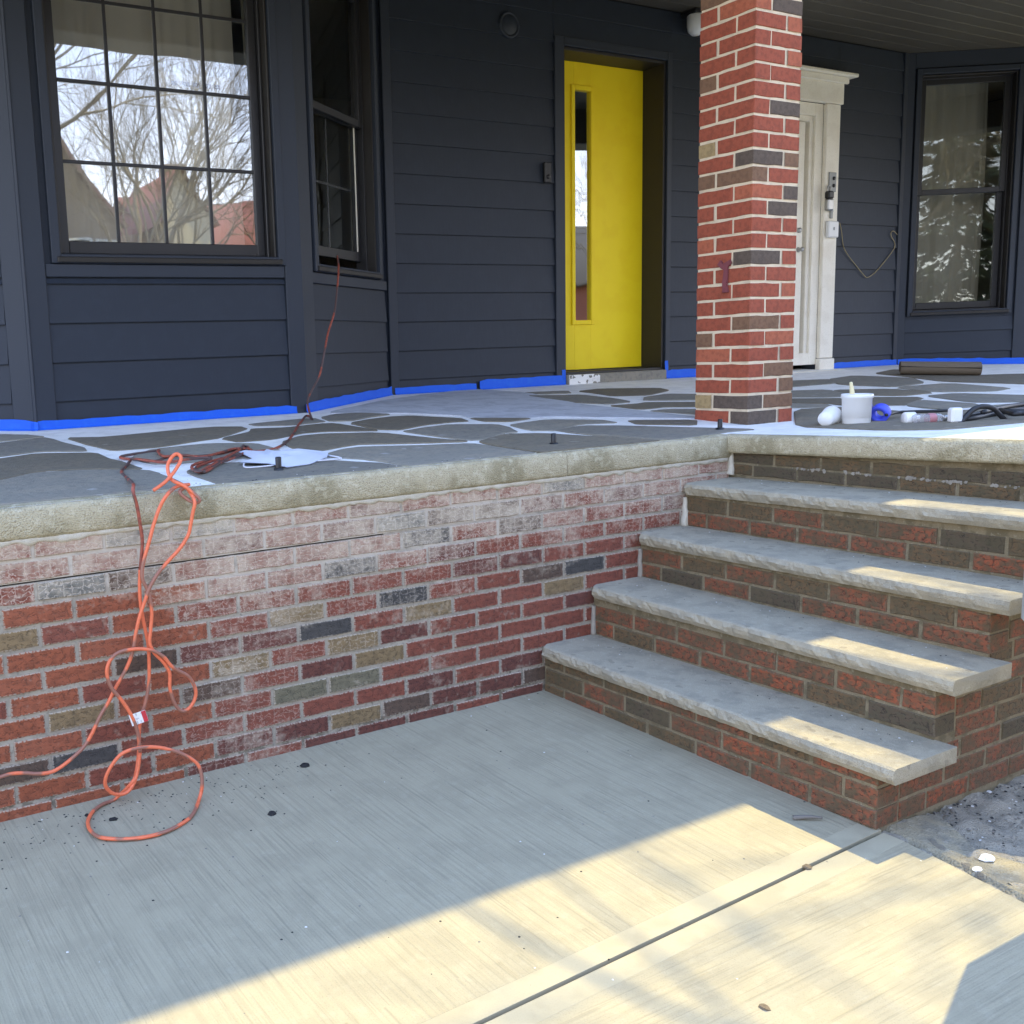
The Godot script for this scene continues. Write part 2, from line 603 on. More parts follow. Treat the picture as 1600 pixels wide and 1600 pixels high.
	mats["navy"] = textured(layered(512, 512, nb, [[noise_bytes(512, 512, 0.012, 140, 4), c8(35, 43, 55), 120, 190, 0.6], [noise_bytes(512, 512, 0.3, 141, 3), nb.darkened(0.12), 150, 220, 0.4]] ), 0.62, Vector3(1.1, 1.1, 1.1), true, height_tex(512, 512, noise_bytes(512, 512, 0.06, 143, 3, 6)), 0.03)
	mats["navy_trim"] = flat(c8(37, 44, 55), 0.58)
	mats["brown_frame"] = flat(c8(40, 37, 34), 0.5)
	mats["black_frame"] = flat(c8(38, 38, 40), 0.4)
	mats["ceiling"] = flat(c8(72, 68, 60), 0.55)
	mats["yellow"] = textured(layered(256, 256, c8(252, 222, 34), [[noise_bytes(256, 256, 0.02, 150, 4), c8(247, 214, 30), 110, 200, 0.6]]), 0.38, Vector3(0.8, 0.8, 0.8), true, height_tex(256, 256, noise_bytes(256, 256, 0.2, 151, 3)), 0.012)
	mats["yellow"].metallic_specular = 0.35
	mats["yellow"].roughness = 0.5
	mats["white_paint"] = textured(layered(256, 256, c8(236, 230, 214), [[noise_bytes(256, 256, 0.02, 152, 4), c8(224, 216, 198), 120, 200, 0.5], [noise_bytes(256, 256, 0.3, 153, 2), c8(204, 196, 178), 170, 225, 0.4]]), 0.5, Vector3(0.8, 0.8, 0.8), true)
	mats["plaster"] = flat(c8(176, 168, 152), 0.9)
	mats["drape"] = flat(c8(214, 210, 196), 0.95)
	mats["blind"] = flat(c8(150, 146, 128), 0.95)
	mats["dark_floor"] = flat(c8(84, 66, 50), 0.6)
	mats["tape"] = textured(layered(256, 256, c8(16, 92, 214), [[noise_bytes(256, 256, 0.03, 154, 4), c8(30, 104, 214), 120, 200, 0.6]]), 0.7, Vector3(2, 2, 2), true, height_tex(256, 256, noise_bytes(256, 256, 0.15, 155, 3)), 0.08)
	var glass := flat(Color(0.9, 0.93, 0.95, 0.42), 0.015, 1.0)
	glass.transparency = BaseMaterial3D.TRANSPARENCY_ALPHA
	glass.albedo_texture = layered(16, 16, Color.WHITE, [])
	mats["glass"] = glass
	var dim_glass: StandardMaterial3D = glass.duplicate()
	dim_glass.albedo_color = Color(0.86, 0.9, 0.9, 0.17)
	mats["dim_glass"] = dim_glass
	mats["black"] = flat(c8(24, 24, 25), 0.45)
	mats["black_rubber"] = flat(c8(30, 30, 32), 0.55)
	mats["white_plastic"] = flat(c8(226, 226, 224), 0.4)
	mats["steel"] = flat(c8(168, 168, 166), 0.38, 0.8)
	mats["grey_paint"] = flat(c8(150, 152, 150), 0.5)


# ------------------------------------------------------------------ the ground
# a slab with a flat, slightly bevelled top that follows a height; u, v are metres
func slab(poly: PackedVector2Array, height: Callable, thick: float, bevel := 0.006, turn := false) -> ArrayMesh:
	var st := st_new()
	st.set_smooth_group(-1)
	if Geometry2D.is_polygon_clockwise(poly):
		poly.reverse()
	var inner := PackedVector2Array()
	var n := poly.size()
	for i in n:
		var e0 := (poly[i] - poly[(i + n - 1) % n]).normalized()
		var e1 := (poly[(i + 1) % n] - poly[i]).normalized()
		var n0 := Vector2(-e0.y, e0.x)
		var n1 := Vector2(-e1.y, e1.x)
		var m := (n0 + n1).normalized()
		inner.append(poly[i] + m * bevel / maxf(0.4, m.dot(n0)))
	var cx := Vector2.ZERO
	for p in poly:
		cx += p / n
	var put := func(p: Vector2, drop: float) -> Vector3: return Vector3(p.x, height.call(p) - drop, p.y)
	var uv := func(p: Vector2) -> Vector2: return Vector2(p.y, p.x) if turn else p
	var tris := Geometry2D.triangulate_polygon(inner)
	if tris.is_empty():
		inner = poly.duplicate()
		tris = Geometry2D.triangulate_polygon(inner)
	for i in range(0, tris.size(), 3):
		var a := inner[tris[i]]
		var b := inner[tris[i + 1]]
		var c := inner[tris[i + 2]]
		tri(st, put.call(a, 0.0), put.call(b, 0.0), put.call(c, 0.0), Vector3.UP, uv.call(a), uv.call(b), uv.call(c))
	for i in n:
		var j := (i + 1) % n
		var e := poly[j] - poly[i]
		var o := Vector3(e.y, 0, -e.x)
		quad(st, put.call(inner[i], 0.0), put.call(inner[j], 0.0), put.call(poly[j], bevel), put.call(poly[i], bevel), o + Vector3.UP * e.length(), uv.call(inner[i]), uv.call(inner[j]), uv.call(poly[j]), uv.call(poly[i]))
		quad(st, put.call(poly[i], bevel), put.call(poly[j], bevel), put.call(poly[j], thick), put.call(poly[i], thick), o, uv.call(poly[i]), uv.call(poly[j]), uv.call(poly[j] + Vector2(0.1, 0.1)), uv.call(poly[i] + Vector2(0.1, 0.1)))
	return done(st)

func v2(flat_list: Array) -> PackedVector2Array:
	var out := PackedVector2Array()
	for i in range(0, flat_list.size(), 2):
		out.append(Vector2(flat_list[i], flat_list[i + 1]))
	return out

# a rough sheet over a rectangle, cut off where `inside` says no
func rough_sheet(x0: float, x1: float, z0: float, z1: float, nx: int, nz: int, base: Callable, amp: float, freq: float, seed_at: int) -> ArrayMesh:
	var f := FastNoiseLite.new()
	f.seed = seed_at
	f.frequency = freq
	f.fractal_octaves = 4
	var st := st_new()
	st.set_smooth_group(0)
	var at := func(i: int, j: int) -> Vector3:
		var x := lerpf(x0, x1, float(i) / nx)
		var z := lerpf(z0, z1, float(j) / nz)
		return Vector3(x, base.call(Vector2(x, z)) + f.get_noise_2d(x, z) * amp, z)
	for i in nx:
		for j in nz:
			quad(st, at.call(i, j), at.call(i + 1, j), at.call(i + 1, j + 1), at.call(i, j + 1), Vector3.UP)
	return done(st, true)

func build_ground() -> void:
	var gy := func(p: Vector2) -> float: return ground_y(p.y)
	var zj := func(x: float) -> float: return 1.412 - 0.046 * x
	var xe := func(z: float) -> float: return 0.016 - 0.16 * (z - 1.39)
	var soil := part("ground", box(Vector3(-260, -0.5, -260), Vector3(260, -0.24, 260), 0.01), mats["lawn"])
	struct(soil, "pale winter grass and soil round the house")
	struct(part("road", box(Vector3(-260, -0.236, 9.0), Vector3(260, -0.225, 17.0), 0.002), mats["asphalt"]), "grey asphalt street in front of the house")
	# broomed panel along the wall with a smooth trowelled margin at its joint
	var a := part("concrete_path", slab(v2([-7, -0.02, 0.02, -0.02, 0.02, zj.call(0.02) - 0.066, -7, zj.call(-7.0) - 0.066]), gy, 0.2, 0.0005), mats["broomed"])
	struct(a, "pale broomed concrete panel between the porch wall and the joint")
	part("smooth_margin", slab(v2([-7, zj.call(-7.0) - 0.066, 0.02, zj.call(0.02) - 0.066, 0.02, zj.call(0.02) - 0.006, -7, zj.call(-7.0) - 0.006]), gy, 0.2, 0.0005), mats["trowelled"], a)
	var b := part("concrete_path", slab(v2([-7, zj.call(-7.0) + 0.066, xe.call(1.42), zj.call(0.0) + 0.066, xe.call(8.8) - 0.02, 8.8, -7, 8.8]), gy, 0.2, 0.0005, true), mats["broomed"])
	struct(b, "pale concrete panel in front of the joint, broomed sideways")
	part("smooth_margin", slab(v2([-7, zj.call(-7.0) + 0.006, xe.call(1.42), zj.call(0.0) + 0.006, xe.call(1.42), zj.call(0.0) + 0.066, -7, zj.call(-7.0) + 0.066]), gy, 0.2, 0.0005), mats["trowelled"], b)
	var bed := part("joint_bed", box(Vector3(-7, -0.2, 1.3), Vector3(0.1, -0.062, 1.85), 0.002), mats["dirt"])
	struct(bed, "dark bed at the bottom of the path's joints")
	# older broken concrete past the expansion joint, and the dirt along the side of the steps
	var edge := [xe.call(1.375) + 0.034, 1.385, 0.2, 1.39, 0.265, 1.43, 0.215, 1.505, 0.148, 1.6, 0.17, 1.7, 0.3, 1.82, 0.62, 1.9, 1.1, 2.0, 2.2, 2.1, 4.2, 2.2, 4.2, 8.8, xe.call(8.8) + 0.03, 8.8]
	struct(part("old_concrete", slab(v2(edge), func(p: Vector2) -> float: return ground_y(p.y) - 0.004, 0.2, 0.012), mats["old_concrete"]), "older stained concrete right of the ragged joint")
	struct(part("dirt", rough_sheet(0.02, 2.6, 1.36, 2.3, 90, 44, func(p: Vector2) -> float: return ground_y(p.y) - 0.016 - 0.01 * p.x, 0.035, 9.0, 5), mats["dirt"]), "rough grey dirt along the side of the steps")
	# what fills the expansion joint
	var filler := rough_sheet(-0.017, 0.017, 0.0, 3.2, 8, 220, func(_p: Vector2) -> float: return 0.0, 0.012, 28.0, 9)
	var fx := part("joint_filler", filler, mats["dirt"])
	var dz := Vector3(-0.16, -0.02, 1).normalized()
	fx.transform = Transform3D(Basis(Vector3(1, 0, 0.16).normalized(), Vector3.UP, dz), Vector3(xe.call(1.385) + 0.016, ground_y(1.385) - 0.012, 1.385))
	struct(fx, "crumbling filler in the joint that runs from the corner of the steps")


# ------------------------------------------------------------------ the porch slab and its flagstones
func chaikin(p: PackedVector2Array, times: int) -> PackedVector2Array:
	for t in times:
		var q := PackedVector2Array()
		for i in p.size():
			var a := p[i]
			var b := p[(i + 1) % p.size()]
			q.append(a.lerp(b, 0.13))
			q.append(a.lerp(b, 0.87))
		p = q
	return p

const STONES := [
	[0, [-1.884, -1.772, -1.846, -2.02, -1.624, -1.971, -1.514, -1.866, -1.487, -1.79, -1.671, -1.734]],
	[0, [-1.912, -1.591, -1.692, -1.63, -1.487, -1.719, -1.473, -1.654, -1.463, -1.513, -1.43, -1.291, -1.445, -1.206, -1.602, -1.3, -1.769, -1.243, -1.985, -1.118]],
	[0, [-1.996, -1.049, -1.793, -1.122, -1.628, -1.192, -1.434, -1.085, -1.438, -.896, -1.421, -.785, -1.411, -.608, -1.576, -.717, -1.728, -.763, -1.885, -.661, -2.078, -.512]],
	[0, [-2.098, -.387, -1.908, -.549, -1.75, -.672, -1.597, -.641, -1.409, -.518, -1.4, -.427, -1.401, -.296, -1.432, -.087, -1.53, -.065, -1.999, -.086, -2.143, -.085]],
	[0, [-1.369, -1.653, -1.231, -1.586, -.669, -1.689, -.552, -1.625, -.565, -1.536, -.765, -1.339, -.833, -1.273, -.944, -1.241, -1.141, -1.144, -1.322, -1.147, -1.349, -1.334]],
	[0, [-1.321, -.88, -1.175, -1.048, -.918, -1.081, -.768, -.979, -.771, -.801, -.782, -.671, -.906, -.647, -1.089, -.665, -1.25, -.652, -1.3, -.685]],
	[0, [-1.176, -.527, -1.093, -.529, -.971, -.507, -.862, -.454, -.748, -.408, -.633, -.218, -.635, -.029, -.703, -.015, -1.296, -.049, -1.275, -.239, -1.263, -.422]],
	[0, [-.524, -1.491, -.366, -1.447, -.145, -1.495, -.099, -1.48, -.079, -1.127, -.299, -1.242, -.422, -1.236, -.631, -1.108, -.77, -1.109, -.785, -1.24, -.562, -1.408]],
	[0, [-.439, -1.7, -.101, -1.754, -.073, -1.735, -.095, -1.602, -.308, -1.564, -.444, -1.634]],
	[0, [-.616, -.965, -.458, -1.101, -.351, -1.114, -.12, -1.013, -.015, -.649, .033, -.564, -.132, -.625, -.379, -.746, -.468, -.728, -.648, -.649, -.661, -.749]],
	[0, [-.67, -.51, -.52, -.609, -.426, -.639, -.195, -.531, .007, -.468, .026, -.382, -.03, .003, -.15, .006, -.385, .005, -.574, -.005, -.574, -.068, -.561, -.314]],
	[0, [.004, -1.757, .126, -1.851, .264, -1.844, .357, -1.707, .215, -1.659, .044, -1.566, -.029, -1.592]],
	[0, [.001, -1.445, .13, -1.517, .304, -1.565, .411, -1.556, .545, -1.307, .507, -1.205, .42, -1.216, .249, -1.192, .034, -1.09, -.023, -1.161]],
	[0, [.03, -1, .179, -1.06, .354, -1.096, .533, -.971, .496, -.834, .43, -.71, .355, -.717, .147, -.578, .095, -.587, .066, -.715]],
	[0, [.09, -.48, .214, -.56, .345, -.625, .428, -.579, .496, -.528, .631, .087, .434, .078, .013, .076, .03, .02, .077, -.278]],
	[0, [.604, -.921, .737, -.966, .891, -1.001, 1.092, -.841, 1.07, -.733, .887, -.792, .616, -.657, .557, -.698, .558, -.759]],
	[0, [.618, -.616, .843, -.69, .998, -.582, 1.202, -.336, 1.297, -.112, 1.122, -.119, .739, .052]],
	[0, [1.205, -.734, 1.454, -.57, 1.314, -.444, 1.133, -.603]],
	[1, [.13, -1.952, .823, -2.442, 1.743, -2.817, 1.854, -2.361, 1.672, -1.845, 1.574, -1.553, 1.576, -1.048, 1.577, -.685, 1.543, -.641, 1.245, -.9, .983, -1.143, .863, -1.132, .647, -1.296, .663, -1.43, .508, -1.704, .408, -1.776]],
	[0, [.627, -1.268, .834, -1.108, .679, -1.07, .602, -1.138]],
	[0, [1.868, -2.364, 2.156, -2.298, 2.062, -2.173, 1.896, -2.216]],
	[0, [1.729, -2.157, 1.907, -2.042, 2.021, -2.018, 1.997, -1.688, 1.933, -1.494, 1.742, -1.466, 1.656, -1.645]],
	[0, [2.237, -2.237, 2.476, -2.294, 2.816, -2.105, 2.742, -1.954, 2.366, -1.772, 2.158, -1.843, 2.211, -2.062]],
	[0, [2.229, -1.628, 2.506, -1.716, 2.663, -1.569, 2.39, -1.328, 2.094, -1.507]],
	[0, [1.683, -1.363, 1.876, -1.344, 1.984, -1.39, 2.254, -1.208, 2.064, -1.04, 1.887, -1.158, 1.67, -1.141]],
	[0, [1.649, -1.017, 1.77, -1.025, 1.931, -.923, 1.722, -.738]],
	[0, [4.434, -1.905, 4.902, -2.032, 4.96, -1.663, 4.635, -1.374, 4.177, -1.276, 4.089, -1.565]],
	[0, [5.335, -2.13, 5.847, -2.31, 5.374, -1.606, 6.084, -1.419, 6.296, -1.246, 5.108, -.667, 5.09, -.903, 4.9, -1.327, 5.167, -1.772]],
	[0, [3.257, -1.433, 3.545, -1.345, 3.304, -1.002, 3.136, -1.041, 2.939, -1.187]],
	[0, [3.603, -1.269, 3.926, -1.123, 3.882, -.867, 3.555, -.855, 3.416, -1.018]],
	[0, [4.122, -1.177, 4.686, -1.179, 4.6, -.777, 4.306, -.717, 4.009, -.878]],
	[0, [3.678, -.695, 3.955, -.691, 4.116, -.397, 4.193, -.221, 3.597, .069, 3.648, -.155, 3.499, -.347]],
	[0, [3.287, -.817, 3.472, -.68, 3.017, -.48, 2.934, -.54]],
	[0, [3.02, -.407, 3.323, -.526, 3.347, -.311, 3.183, -.184, 2.928, -.167]],
	[0, [2.32, -.622, 2.669, -.547, 2.618, -.185, 2.987, .188, 3.052, .334, 2.173, .761, 1.978, .71, 1.521, .659, 1.421, .482, 1.564, -.036]],
	[0, [2.537, -.877, 2.682, -.723, 2.597, -.622, 2.349, -.733]],
	[0, [3.991, -1.999, 4.381, -1.92, 4.132, -1.726, 3.591, -1.69]],
	[0, [2.774, -1.061, 3.15, -.837, 2.856, -.55, 2.767, -.615, 2.8, -.759, 2.636, -.954]],
	[0, [3.103, -.081, 3.429, -.041, 3.387, .171, 3.191, .266, 3.012, -.015]]
]

func build_porch() -> void:
	var root := Node3D.new()
	root.name = "porch_slab"
	add_child(root)
	struct(root, "raised porch with dark flagstones in wide white joints")
	# the bed of white mortar: strips from the front edge to the house
	var st := st_new()
	st.set_smooth_group(-1)
	var zs := [1.46, 0.9, 0.4, 0.0, -0.3, -0.9, -1.5, -2.1, -2.95]
	for i in zs.size() - 1:
		var x0: float = 1.05 if zs[i] > 0.0 else -3.6
		quad(st, Vector3(x0, floor_y(zs[i]), zs[i]), Vector3(9, floor_y(zs[i]), zs[i]), Vector3(9, floor_y(zs[i + 1]), zs[i + 1]), Vector3(x0, floor_y(zs[i + 1]), zs[i + 1]), Vector3.UP)
	part("mortar_bed", done(st), mats["white_joint"], root)
	# the concrete edge along the front and its return above the steps
	var f := FastNoiseLite.new()
	f.frequency = 14.0
	f.fractal_octaves = 3
	var edge := func(along: bool, from: float, to: float, n: int, thick: float) -> ArrayMesh:
		var s := st_new()
		s.set_smooth_group(0)
		var prof := [[-0.05, 0.0], [-0.012, 0.0], [0.004, -0.006], [0.011, -0.02], [0.013, -thick + 0.012], [0.006, -thick], [-0.03, -thick]]
		var last := []
		for i in n + 1:
			var t := lerpf(from, to, float(i) / n)
			var ring := []
			for k in prof.size():
				var j := f.get_noise_2d(t * 1.2, k * 3.7) * (0.003 if k > 0 else 0.0)
				var o: float = prof[k][0] + j
				var dy: float = prof[k][1] + (j * 0.6 if k > 1 else 0.0)
				if along:
					ring.append(Vector3(t, floor_y(0.0) + 0.003 + dy, o))
				else:
					ring.append(Vector3(1.03 - o, floor_y(t) + 0.003 + dy, t))
			if last:
				for k in prof.size() - 1:
					var out := Vector3(0, 1.0 if k < 2 else (-1.0 if k > 4 else 0.05), 1.0) if along else Vector3(-1.0, 1.0 if k < 2 else (-1.0 if k > 4 else 0.05), 0)
					quad(s, last[k], ring[k], ring[k + 1], last[k + 1], out)
			last = ring
		return done(s, true)
	part("edge_stone", edge.call(true, -3.6, 0.115, 150, 0.1), mats["slab_edge"], root)
	part("edge_stone", edge.call(true, 0.117, 1.043, 50, 0.1), mats["slab_edge"], root)
	part("landing_edge", edge.call(false, -0.02, 1.47, 60, 0.078), mats["slab_edge"], root)
	# rubble core under the slab
	var core := st_new()
	box_to(core, Vector3(-3.58, -0.2, -2.95), Vector3(1.06, 0.93, -0.06), 0.002)
	box_to(core, Vector3(1.062, -0.2, -2.95), Vector3(9, 0.93, 1.44), 0.002)
	part("core", done(core), mats["old_mortar"], root)
	var shades := []
	for i in 5:
		var m: StandardMaterial3D = mats["flagstone"].duplicate()
		m.albedo_color = Color.WHITE.darkened([0.0, 0.1, 0.2, 0.05, 0.14][i])
		if i == 2 or i == 4:
			m.albedo_color = m.albedo_color * Color(1.0, 0.97, 0.92)
		m.uv1_offset = Vector3(i * 0.37, i * 0.21, i * 0.53)
		shades.append(m)
	var stones := STONES.duplicate()
	for i in 9:                                # the landing beyond the picture's right edge
		var x := 2.55 + i * 0.72
		stones.append([0, [x, 0.72 + 0.1 * (i % 2), x + 0.3, 0.66, x + 0.6, 0.78, x + 0.58, 1.02 + 0.1 * (i % 3), x + 0.25, 1.3, x - 0.02, 1.16]])
	for i in stones.size():
		var raw := Geometry2D.offset_polygon(v2(stones[i][1]), 0.022 if stones[i][1][0] < 2.6 else 0.045, Geometry2D.JOIN_MITER)
		var p := chaikin(raw[0], 1)
		for k in p.size():
			p[k] += Vector2(rng.randf_range(-1, 1), rng.randf_range(-1, 1)) * minf(0.004, 0.2 * p[k].distance_to(p[k - 1]))
			p[k].y = minf(p[k].y, -0.014) if p[k].x < 1.03 else p[k].y
		var trimmed := PackedVector2Array()
		for q in p:
			if trimmed.is_empty() or q.distance_to(trimmed[-1]) > 0.004:
				trimmed.append(q)
		p = trimmed
		if Geometry2D.triangulate_polygon(p).is_empty():
			print("stone ", i, " cannot be triangulated")
		var lift := 0.004 + rng.randf() * 0.003
		var mesh := slab(p, func(q: Vector2) -> float: return floor_y(q.y) + lift, 0.02, 0.003)
		part("flagstone", mesh, mats["coated_stone"] if stones[i][0] == 1 else shades[i % 5], root)


# ------------------------------------------------------------------ the brick wall under the porch
func wall_lime(x: float, y: float) -> float:
	var v := smoothstep(0.46, 0.80, y) * 1.25 + 0.1
	v += 0.55 * exp(-pow((x + 1.30) / 0.16, 2.0))
	v += 0.3 * smoothstep(-1.35, -0.95, x) * (1.0 - smoothstep(-0.5, -0.1, x)) * smoothstep(0.15, 0.5, y)
	v -= 0.6 * (1.0 - smoothstep(-1.75, -1.5, x)) * (1.0 - smoothstep(0.55, 0.72, y))
	return clampf(v, 0.0, 1.4)

const ODD_BRICKS := {
	"grey": [[1, 0], [1, 1], [2, 5], [1, 8], [3, -1]], "charcoal": [[4, 4], [3, 5], [6, 9], [6, 5], [7, 3], [11, -1]],
	"brown": [[2, 6], [3, 7], [6, 8], [9, 1], [11, -2], [12, 5], [12, 8], [7, 0]], "tan": [[7, 8], [7, 5], [5, -2], [6, 3], [8, 2], [8, 4], [9, 4], [9, -1], [12, 4]],
	"olive": [[10, 3], [10, 4]],
}

func build_wall() -> void:
	var t := thing("porch_brick_wall", "long low red brick wall under the porch, lime stained along its top", "brick wall")
	var odd := {}
	for k in ODD_BRICKS:
		for b in ODD_BRICKS[k]:
			odd[[b[0], b[1]]] = k
	# mortar, in two sheets with an open crack between them for part of the length
	var crack_y := 0.7468 - 0.5 * BH - 0.001
	var s := st_new()
	box_to(s, Vector3(-3.6, -0.2, -0.08), Vector3(1.05, crack_y - 0.002, -0.0035), 0.001)
	box_to(s, Vector3(-3.6, crack_y + 0.002, -0.08), Vector3(1.05, 0.85, -0.0035), 0.001)
	box_to(s, Vector3(-0.72, crack_y - 0.002, -0.08), Vector3(1.05, crack_y + 0.002, -0.004), 0.0005)
	part("mortar", done(s), mats["wall_mortar"] if mats.has("wall_mortar") else mortar_of_wall(), t)
	var pf := FastNoiseLite.new()
	pf.frequency = 7.0
	pf.fractal_octaves = 4
	var ps := st_new()
	ps.set_smooth_group(0)
	var prev := []
	for i in 281:
		var px := lerpf(-3.6, 1.03, i / 280.0)
		var low := 0.828 + pf.get_noise_2d(px * 1.6, 0.0) * 0.014
		var zz := 0.0045 + pf.get_noise_2d(px * 3.0, 5.0) * 0.002
		var ring := [Vector3(px, 0.849, 0.002), Vector3(px, 0.844, zz + 0.002), Vector3(px, (low + 0.84) / 2.0, zz), Vector3(px, low, zz - 0.002), Vector3(px, low - 0.002, -0.01)]
		if prev:
			for j in 4:
				quad(ps, prev[j], ring[j], ring[j + 1], prev[j + 1], Vector3(0, [0.6, 0.1, 0.0, -1.0][j], 1))
		prev = ring
	part("parging", done(ps, true), mats["lime_parge"], t)
	var joint := 0.0115
	for row in range(1, 15):
		var y := 0.7468 - (row - 2) * BH
		var x0 := -1.826 + (0.0 if row % 2 == 0 else BL / 2.0)
		for i in range(-8, 14):
			var xa := x0 + i * BL + joint / 2.0
			var xb := x0 + (i + 1) * BL - joint / 2.0
			xb = minf(xb, 1.04)
			if xb - xa < 0.03:
				continue
			var x := (xa + xb) / 2.0
			var hidden := false
			for k in 4:
				if xa > RISER[k] - 0.005 and y + 0.03 < TOP[k] - 0.05:
					hidden = true
			if hidden:
				continue
			var tone := "red"
			var roll := rng.randf()
			if odd.has([row, i]):
				tone = odd[[row, i]]
			elif x < -1.45 and y < 0.62:
				tone = "orange" if roll < 0.75 else "red"
			elif roll < 0.2 or row >= 12 and roll < 0.75:
				tone = "maroon"
			elif roll < 0.22:
				tone = "orange"
			elif roll < 0.24:
				tone = "brown"
			if i < -3 and roll > 0.86:
				tone = ["tan", "charcoal", "olive"][rng.randi() % 3]
			var lime := wall_lime(x, y) + rng.randf_range(-0.14, 0.14)
			var white := 3 if lime > 0.95 else (2 if lime > 0.66 else (1 if lime > 0.36 else 0))
			var xf := Transform3D(Basis(Vector3(0, 0, 1), rng.randf_range(-0.006, 0.006)), Vector3(x, y + rng.randf_range(-0.0012, 0.0012), rng.randf_range(-0.0015, 0.0022)))
			put_brick(t, xf, snappedf(xb - xa, 0.001), BH - joint + rng.randi() % 2 * 0.0012, 0.05, tone, white)

# lime run down the wall and over bricks and joints alike: its colour, and how thickly it lies as alpha
func haze_print() -> void:
	var w := 1536
	var h := 352
	var n1 := noise_bytes(w, h, 0.012, 211, 5)
	var n2 := noise_bytes(w, h, 0.14, 212, 4)
	var n3 := noise_bytes(w, h, 0.045, 213, 4, 1)
	var runs := noise_bytes(h, w, 0.05, 214, 3, 8)
	var out := PackedByteArray()
	out.resize(w * h * 4)
	for y in h:
		for x in w:
			var i := y * w + x
			var wx := -3.6 + 4.65 * x / w
			var wy := 0.85 - 1.05 * y / h
			var v := (wall_lime(wx, wy) - 0.38) * 0.5 + (n1[i] - 128) / 128.0 * 0.3 + (n3[i] - 128) / 128.0 * 0.26 + (n2[i] - 128) / 128.0 * 0.22 + (runs[x * h + y] - 128) / 128.0 * 0.12
			out[i * 4] = 202
			out[i * 4 + 1] = 187
			out[i * 4 + 2] = 164
			out[i * 4 + 3] = int(clampf(v, 0.0, 0.68) * 255)
	mats["wall_haze"] = ImageTexture.create_from_image(Image.create_from_data(w, h, false, Image.FORMAT_RGBA8, out))
	# moss and dirt on the steps
	var g := 512
	var m1 := noise_bytes(g, g, 0.014, 221, 5)
	var m2 := noise_bytes(g, g, 0.09, 222, 4)
	var m3 := noise_bytes(g, g, 0.02, 223, 4)
	var grime := PackedByteArray()
	grime.resize(g * g * 4)
	for i in g * g:
		var k := m3[i] / 255.0
		grime[i * 4] = int(lerpf(70, 98, k))
		grime[i * 4 + 1] = int(lerpf(64, 84, k))
		grime[i * 4 + 2] = int(lerpf(44, 62, k))
		grime[i * 4 + 3] = int(clampf((m1[i] - 108) / 128.0 * 1.1 + (m2[i] - 128) / 128.0 * 0.6, 0.0, 0.6) * 255)
	mats["step_grime"] = ImageTexture.create_from_image(Image.create_from_data(g, g, false, Image.FORMAT_RGBA8, grime))

func mortar_of_wall() -> StandardMaterial3D:
	# one print for the whole wall: lime run down from the top, dirt splashed up from the path
	var w := 1536
	var h := 352
	var n1 := noise_bytes(w, h, 0.012, 201, 5)
	var n2 := noise_bytes(w, h, 0.2, 202, 3)
	var n3 := noise_bytes(w, h, 0.05, 203, 4)
	var lime := PackedByteArray()
	var dirt := PackedByteArray()
	lime.resize(w * h)
	dirt.resize(w * h)
	for y in h:
		for x in w:
			var wx := -3.6 + 4.65 * x / w
			var wy := 0.85 - 1.05 * y / h
			var i := y * w + x
			lime[i] = int(clampf(wall_lime(wx, wy) * 0.62 + (n1[i] - 128) / 128.0 * 0.5 + (n3[i] - 128) / 128.0 * 0.35, 0, 1) * 255)
			dirt[i] = int(clampf((0.16 - wy) / 0.2 + (n3[i] - 128) / 128.0 * 0.9 + (n2[i] - 128) / 128.0 * 0.4, 0, 1) * 255)
	var base := c8(158, 148, 132)
	var t := layered(w, h, base, [[n1, base.darkened(0.16), 110, 190, 0.5], [n2, base.darkened(0.35), 145, 215, 0.5], [lime, c8(190, 178, 162), 70, 220, 0.85], [dirt, c8(96, 88, 74), 120, 230, 0.7]])
	var m := textured(t, 0.95, Vector3(1.0 / 4.65, 1.0 / 1.05, 1), false, height_tex(w, h, mixed(n2, n3, 0.5)), 0.35)
	m.uv1_offset = Vector3(3.6 / 4.65, 0.85 / 1.05, 0)
	mats["wall_mortar"] = m
	return m


# ------------------------------------------------------------------ the steps
const RISER := [0.0, 0.258, 0.515, 0.773, 1.05]
const TOP := [0.182, 0.384, 0.572, 0.765, 0.94]
const TILT := [[0.186, 0.178], [0.390, 0.378], [0.576, 0.569], [0.757, 0.776]]
const THICK := 0.047

